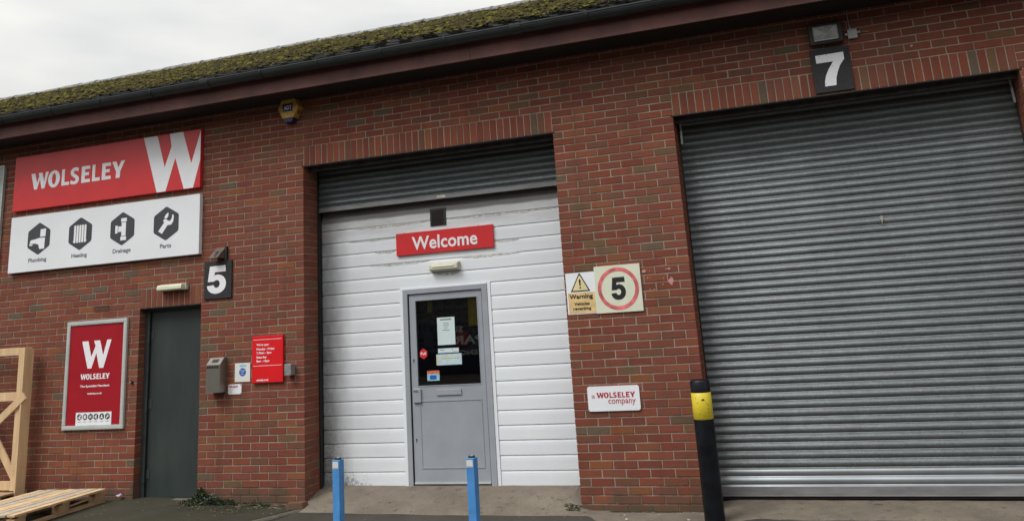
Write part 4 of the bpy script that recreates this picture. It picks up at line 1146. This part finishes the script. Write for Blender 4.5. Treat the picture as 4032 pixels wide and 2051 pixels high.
# --- notices on the door glass
YG = YL+.0115
def sticker(x0, x1, z0, z1, m, label, cat='notice', nm='notice'):
    a, b_ = c36(x0, z0); c_, d = c36(x1, z1)
    return tag(MB().box(a, c_, YG-.0008, YG, b_, d).obj(nm, m), label, cat), (a, c_, b_, d)
ST, (a, c_, b_, d) = sticker(2.730, 2.932, 1.556, 1.841, M_PAPER, 'pale paper notice taped high on the entrance door glass')
for k, (zz, hw, hh) in enumerate(((.262, .066, .006), (.222, .034, .003), (.200, .032, .003), (.176, .018, .003), (.152, .040, .003))):
    cx = (a+c_)/2; MB().box(cx-hw, cx+hw, YG-.0016, YG-.0009, b_+zz-hh, b_+zz+hh).obj('text_line', M_GREYT, ST)
ST, (a, c_, b_, d) = sticker(2.728, 2.966, 1.475, 1.521, M_PAPER, 'narrow white sticker below the paper notice')
MB().box(a+.02, a+.07, YG-.0016, YG-.0009, b_+.026, b_+.031).box(c_-.07, c_-.02, YG-.0016, YG-.0009, b_+.008, b_+.011).box(c_-.075, c_-.067, YG-.0016, YG-.0009, b_+.026, b_+.036).obj('text_line', M_GREYT, ST)
ST, (a, c_, b_, d) = sticker(2.705, 2.995, 1.351, 1.463, mat("pale_blue_sticker", (.50, .66, .72), .5, var=.1, vscale=20), 'wide pale blue and yellow sticker in the middle of the glass')
MB().box(a+.05, c_-.03, YG-.0016, YG-.0009, b_+.062, b_+.078).box(a, a+.018, YG-.0016, YG-.0009, b_, d-.02).obj('yellow_band', mat("soft_yellow_print", (.62, .55, .28), .5, var=.15, vscale=40), ST)
ST, (a, c_, b_, d) = sticker(2.591, 2.733, 1.198, 1.300, M_PALEB, 'small orange and blue sticker low on the glass')
MB().box(a, c_, YG-.0016, YG-.0009, d-.030, d).obj('orange_band', mat("orange_print", (.70, .16, .07), .5, var=.3, vscale=60), ST)
MB().box(a+.03, c_-.035, YG-.0016, YG-.0009, b_+.012, b_+.055).obj('blue_block', M_BLUES, ST)
cx, cz = c36(2.557, 1.477)
hxp = [(cx+.049*math.sin(R(60*i))*1.0, cz+.055*math.cos(R(60*i))) for i in range(6)][::-1]
PH = MB().prism(hxp, YG-.001, YG).obj('pull_sticker', mat("pull_red", (.60, .025, .03), .4, var=.04)); tag(PH, 'red hexagonal Pull sticker at the left of the glass', 'sticker')
text('Pull', cx-.031, cx+.029, cz-.012, cz+.016, YG-.0012, M_LETW, PH, .02, depth=.0008)

# ================================================================== POSTS
def blue_post(x, y, rz, label):
    zb = yz(x, y); P = empty('blue_post', (x, y, zb), rz); tag(P, label, 'post', 'blue square posts in front of the entrance')
    h = .6915 - zb; a = .036
    q = MB().box(-a, a, -a, a, -.05, h); q.obj('post_body', M_BLUEP, P, bevel=.004)
    q = MB().cyl((0, 0, h), (0, 0, h+.014), .030, .026, n=20); q.obj('lock_cap', M_RUBBER, P)
    MB().cyl((0, 0, h+.014), (0, 0, h+.0165), .012, n=14).obj('lock_barrel', M_ALU, P)
    MB().box(-a+.004, a-.010, -a-.0012, -a-.0002, h-.068, h-.013).obj('sticker', mat("post_sticker", (.66, .66, .62), .5, var=.04), P)
    MB().box(-a+.010, a-.016, -a-.0018, -a-.0013, h-.063, h-.061).obj('sticker_line', M_GREYT, P)
blue_post(2.478, -1.264, R(-6), 'left blue square post, standing in front of the white cladding')
blue_post(3.722, -1.264, R(-6), 'right blue square post, standing in front of the entrance door')
# black and yellow bollard
zb = yz(5.515, -.35)
BO = empty('round_bollard', (5.520, -.34, -.02), 0); tag(BO, 'thick round black bollard with yellow band beside the grey shutter', 'bollard')
def lathe(prof_, name, m, parent, n=32):
    v = []; f = []
    for r_, z in prof_: v += [(r_*math.cos(2*math.pi*i/n), r_*math.sin(2*math.pi*i/n), z) for i in range(n)]
    for j in range(len(prof_)-1):
        for i in range(n):
            k = (i+1) % n; f.append((j*n+i, j*n+k, (j+1)*n+k, (j+1)*n+i))
    return meshobj(name, v, f, m, parent, smooth=True)
BRD = .0845
lathe([(BRD+.001, -.1), (BRD+.001, .853)], 'lower_shaft', M_BOLL, BO)
lathe([(BRD, .853), (BRD+.0012, .854), (BRD+.0012, 1.070), (BRD, 1.071)], 'yellow_band', None or mat("yellow_band_paint", (.70, .55, .035), .4, var=.06, vscale=9, bump=.2), BO)
lathe([(BRD, 1.071), (BRD, 1.160), (BRD-.006, 1.172), (BRD-.02, 1.178), (0.0005, 1.180)], 'top_cap', M_BOLL, BO)
q = MB()
for a, z, s_ in ((-75, 1.015, .012), (-72, 1.012, .007), (-110, .99, .004), (-55, .985, .005), (-100, .90, .005), (-80, .885, .004), (-60, 1.0, .003), (-92, .93, .003), (-50, .94, .006), (-48, .91, .006), (-47, .97, .006), (-118, 1.03, .004)):
    aa = R(a); c_ = Vector((math.cos(aa), math.sin(aa), 0)); tt = Vector((-math.sin(aa), math.cos(aa), 0)); n = len(q.v)
    for i in range(7):
        b_ = 2*math.pi*i/7; p = c_*(BRD+.0020) + tt*(s_*1.3*math.cos(b_)*rnd.uniform(.6, 1.2)) + Vector((0, 0, z+s_*.7*math.sin(b_)*rnd.uniform(.6, 1.2))); q.v.append(tuple(p))
    q.f.append(tuple(range(n, n+7))); q.mi.append(0)
q.obj('paint_chips', mat("rust_chip", (.06, .03, .02), .8), BO)

# ================================================================== PALLET AND CRATE
zg = .115
PL = empty('flat_pallet', (-1.085, -.155, zg)); PL.rotation_euler = (0, 0, math.atan2(.105, 1.25)); tag(PL, 'pale slatted wooden pallet lying on the pavement against the wall', 'pallet')
# local: x to the left (negative), y towards the yard (negative), right-far corner at origin
Lp, Wp, Hh = 1.25, 1.0, .140
xb_ = [0.]; wds = [.088, .125, .088, .140, .100, .125, .088, .120]
xx = 0.
for i, w_ in enumerate(wds):
    if xx + w_ > Wp: break
    q = MB().box(-xx-w_, -xx, -Lp+rnd.uniform(-.006, .006), 0+rnd.uniform(-.004, .004), Hh-.020, Hh+rnd.uniform(-.001, .002))
    q.obj('deck_board', M_WOODG if i % 3 else M_WOOD, PL, bevel=.002); xx += w_+.020
for y in (-.10, -.58, -1.15): MB().box(-Wp, 0, y-.05, y+.05, Hh-.042, Hh-.021).obj('cross_board', M_WOODB, PL)
for x in (-.10, -.5, -.99):
    for y in (-.075, -.60, -1.175):
        MB().box(x-.0, x+.098, y-.070, y+.070, .022, Hh-.043).obj('block', M_WOODB, PL, bevel=.003)
for x in (-.10, -.5, -.99): MB().box(x, x+.098, -Lp, 0, .0, .021).obj('bottom_board', M_WOODB, PL)
meshobj('loose_splinter', [(-.003, -.20, .075), (-.003, -.52, .062), (-.003, -.52, .074), (-.003, -.20, .090), (-.02, -.20, .075), (-.02, -.52, .062), (-.02, -.52, .074), (-.02, -.20, .090)], [(0, 1, 2, 3), (4, 7, 6, 5), (3, 2, 6, 7), (0, 4, 5, 1)], M_WOODB, PL)

CR = empty('timber_crate', (-2.34, -.20, .12)); tag(CR, 'tall new pine crate frame with diagonal braces at the left edge', 'crate')
# local: right-hand end at x=0.11, frame plane at y=0 (front), going left
def bar(name, p, q_, wd, th, y, m=M_WOOD):
    p = Vector(p); q_ = Vector(q_); d = (q_-p).normalized(); n = Vector((-d.y, d.x))*wd/2
    pts = [(p+n), (p-n), (q_-n), (q_+n)]
    if (pts[1]-pts[0]).x*(pts[2]-pts[1]).y-(pts[1]-pts[0]).y*(pts[2]-pts[1]).x < 0: pts = pts[::-1]
    MB().prism([(a.x, a.y) for a in pts], y, y+th).obj(name, m, CR, bevel=.002)
bar('post', (-.045, .12), (-.045, 1.705), .088, .10, 0); bar('post', (-1.25, .12), (-1.25, 1.705), .088, .10, 0)
bar('rail', (-1.3, 1.665), (-.090, 1.665), .088, .024, -.001); bar('rail', (-1.3, 1.152), (-.0905, 1.152), .098, .022, .0)
bar('rail', (-1.3, .175), (-.0905, .175), .095, .022, .0)
bar('brace', (.06, 1.16), (-.62, .66), .088, .022, -.0245); bar('brace', (-.62, .66), (-1.25, .2), .088, .022, -.0250)
bar('brace', (-.06, .24), (-.62, .98), .088, .022, .024); bar('brace', (-.62, .98), (-1.2, 1.6), .088, .022, .0245)
MB().box(.0005, .022, -.02, .11, .05, 1.69).obj('side_board', M_WOOD, CR)
MB().box(-1.30, .01, -.28, .15, .085, .105).box(-1.30, .01, -.28, -.18, .0, .084).box(-1.30, .01, .05, .15, 0, .084).obj('base_deck', M_WOODB, CR)

# ================================================================== WEEDS, LITTER, STONES
def leafclump(name, cx, cy, rx, ry, h, n, m, size, seed, z0f, label, cat):
    rr = random.Random(seed); v = []; f = []
    for i in range(n):
        a = rr.uniform(0, 2*math.pi); q_ = rr.random()**.6; x = cx+rx*q_*math.cos(a); y = cy+ry*q_*math.sin(a)
        hz = h*(1-q_**1.6)*rr.random()**.5; z = z0f(x, y)+.004+hz
        y = min(y, -.006)
        s_ = size*rr.uniform(.5, 1.3); d = Vector((rr.gauss(0, 1), rr.gauss(-.4, 1), rr.uniform(.0, .9))).normalized(); u = d.cross(Vector((rr.gauss(0, .4), rr.gauss(0, .4), 1))).normalized()*s_*.42
        p = Vector((x, y, z)); k = len(v); d = d*s_; nrm = u.cross(d).normalized()*s_*.12
        v += [tuple(p), tuple(p+d*.45+u+nrm), tuple(p+d), tuple(p+d*.45-u+nrm), tuple(p+d*.5-nrm)]
        f += [(k, k+1, k+4), (k+1, k+2, k+4), (k, k+4, k+3), (k+4, k+2, k+3)]
    return meshobj(name, v, f, m)
M_WEED = mat("weed_leaf", (.055, .085, .035), .6, var=.45, vscale=18)
M_WEED2 = mat("weed_leaf_blue_green", (.075, .105, .065), .6, var=.4, vscale=22)
W_ = empty('weed', (.18, -.1, .085)); tag(W_, 'leafy green weed clump growing at the foot of the wall by the dark door', 'weed')
for i, (cx, cy, rx, ry, h, n, m_, s_) in enumerate(((.10, -.05, .13, .06, .15, 420, M_WEED, .030), (.24, -.07, .17, .07, .10, 420, M_WEED2, .026), (.02, -.10, .16, .09, .05, 240, M_WEED, .022), (.42, -.06, .16, .05, .055, 220, M_WEED, .020))):
    under(leafclump('leaves', cx, cy, rx, ry, h, n, m_, s_, i+1, pavz, None, None), W_)
W2 = empty('weed', (.85, -.06, .07)); tag(W2, 'low dark tuft of moss and dead stems below the opening hours sign', 'weed')
under(leafclump('leaves', .80, -.06, .18, .05, .05, 260, M_WEED, .016, 11, pavz, None, None), W2)
q = MB(); rr = random.Random(5)
for i in range(46):
    x = rr.uniform(.62, 1.36); y = rr.uniform(-.22, -.01); z = pavz(x, y)+.008; a = rr.uniform(0, math.pi); L = rr.uniform(.02, .08)
    q.cyl((x, y, z), (x+L*math.cos(a), y-abs(L*math.sin(a))*.5, z+rr.uniform(0, .02)), .0018, n=4, cap=False)
under(q.obj('dead_stems', mat("dry_straw", (.36, .30, .22), .8, var=.3, vscale=30)), W2)['kind'] = 'stuff'
def lump(bmv, c, r_, rr, sq=.6):
    n = len(bmv.v); k = 0
    for p in ico_v: bmv.v.append((c[0]+p[0]*r_*rr.uniform(.8, 1.2), c[1]+p[1]*r_*rr.uniform(.8, 1.2), c[2]+p[2]*r_*sq*rr.uniform(.8, 1.2)))
    for t_ in ico_f: bmv.f.append(tuple(int(x)+n for x in t_)); bmv.mi.append(0)
def mosspatch(pts, n, r_, zf, seed, label):
    rr = random.Random(seed); q = MB()
    for i in range(n):
        x0, x1, y0, y1 = rr.choice(pts); x = rr.uniform(x0, x1); y = rr.uniform(y0, y1); lump(q, (x, y, zf(x, y)), r_*rr.uniform(.4, 1.3), rr, .45)
    o = q.obj('moss_patch', M_MOSSD, smooth=True); tag(o, label, 'moss', kind='stuff'); return o
gz_ = lambda x, y: max(yz(x, y), apz(x, y)) if x > 1.36 else pavz(x, y)
mosspatch([(4.12, 4.27, -.03, .03), (4.15, 4.28, -.10, -.03)], 170, .009, gz_, 1, 'small moss patch on the concrete at the left foot of the middle pier')
mosspatch([(4.60, 5.45, -.025, .0), (4.55, 5.2, -.06, -.01)], 520, .009, gz_, 2, 'dark moss line along the base of the middle pier')
mosspatch([(.5, 1.35, -.05, .0), (-.1, .9, -.22, -.02), (.1, 1.1, -.34, -.1)], 600, .009, gz_, 3, 'moss and dirt along the base of the left pier')
q = MB(); rr = random.Random(9)
for i in range(170):
    x = rr.uniform(-1.2, 6.5); y = rr.uniform(-1.3, -.08) if rr.random() < .6 else rr.uniform(-.3, -.02)
    if 1.4 < x < 4.2 and rr.random() < .5: continue
    if x < kx(y)+.02 and x > kx(y)-.12: continue
    lump(q, (x, y, gz_(x, y)+.002), rr.uniform(.003, .008), rr)
o = q.obj('stone_chips', M_STONE); tag(o, 'scattered pale stone chips and grit on the ground', 'grit', kind='stuff')
for x, y, r_, lb in ((5.30, -.34, .020, 'largest pale stone, on the ground left of the black bollard'), (4.72, -.20, .017, 'pale pebble below the middle of the white rounded plate'), (5.02, -.17, .013, 'small pale pebble between the pier base and the bollard'), (4.77, -.36, .022, 'flat whitish stone at the bottom edge under the middle pier')):
    rr = random.Random(int(x*50)); q = MB(); lump(q, (x, y, gz_(x, y)+r_*.3), r_, rr, .75); tag(q.obj('pebble', M_STONE), lb, 'stone')
q = MB(); rr = random.Random(19)
for i in range(90):
    x = rr.uniform(-.2, 1.35); y = rr.uniform(-.42, -.02); z = gz_(x, y)+.004; a = rr.uniform(0, 6.28); s_ = rr.uniform(.008, .02); n = len(q.v)
    for k in range(4):
        b_ = a+k*math.pi/2; q.v.append((x+s_*math.cos(b_)*(1 if k % 2 else .5), y+s_*math.sin(b_)*(1 if k % 2 else .5), z+rr.uniform(0, .010)))
    q.f.append((n, n+1, n+2, n+3)); q.mi.append(0)
o = q.obj('leaf_litter', M_LEAFD); tag(o, 'dead brown leaf litter along the left pier foot', 'leaf litter', kind='stuff')
# broken brick at the corner of the left pier
bb = [(-.10, -.045, 0), (.085, -.055, 0), (.11, .045, 0), (-.095, .05, 0), (-.09, -.04, .045), (.07, -.05, .060), (.105, .035, .062), (-.09, .045, .050)]
o = meshobj('broken_brick', bb, [(0, 3, 2, 1), (4, 5, 6, 7), (0, 1, 5, 4), (1, 2, 6, 5), (2, 3, 7, 6), (3, 0, 4, 7)], BRICKM[4]); o.location = (1.30, -.09, gz_(1.30, -.09)); o.rotation_euler = (0, .05, R(12))
tag(o, 'broken red brick lying at the corner of the left pier', 'brick')
# crumpled plastic litter
rr = random.Random(2); q = MB(); lump(q, (-.99, -.045, .150), .040, rr, 1.0)
q.v = [(x+rr.uniform(-.010, .010), y+rr.uniform(-.010, .010), z+rr.uniform(-.010, .010)) for x, y, z in q.v]
o = q.obj('crumpled_packaging', mat("crumpled_film", (.42, .42, .55), .25, var=.5, vscale=50)); tag(o, 'crumpled clear and blue plastic litter right of the pallet', 'litter')

# ================================================================== ACROSS THE YARD (seen in the door glass; wall enlarged to shade the eaves)
AC = empty('shop_front_opposite', (-4, -21.5, -.15)); tag(AC, 'dark shop front across the yard mirrored in the entrance door glass, enlarged to block low sky', 'building')
MB().box(-36, 44, -6, 0, 0, 8.6).obj('enlarged_front_wall', mat("dark_render", (.035, .035, .04), .8, var=.2), AC)  # unseen bulk, widened and raised to block low sky and darken the eaves
FB = MB().box(-4.6, 1.8, .002, .06, .2, 2.0).obj('navy_board', mat("navy_board_paint", (.006, .008, .028), .5, var=.2), AC)
def rtext(s, x0, x1, z0, z1, m):
    o = text(s, x0, x1, z0, z1, 0, m, None, .02); o.parent = AC
    me = o.data; n = len(me.vertices); co = np.empty(n*3, 'f'); me.vertices.foreach_get('co', co); co = co.reshape(-1, 3)
    co[:, 0] = (x0+x1)-co[:, 0]; co[:, 1] = .064-co[:, 1]*1.; me.vertices.foreach_set('co', co.ravel()); me.flip_normals(); me.update(); return o
M_LT = mat("pale_shop_lettering", (.62, .60, .56), .5, var=.05)
rtext('PARTS', -2.9, -1.05, 1.18, 1.50, M_LT); rtext('SU', -2.3, -1.85, 1.62, 1.86, M_LT); rtext('ENGINES', -2.7, -1.3, .78, .96, M_LT); rtext('STIRLING', -1.1, -.1, .18, .34, M_LT)
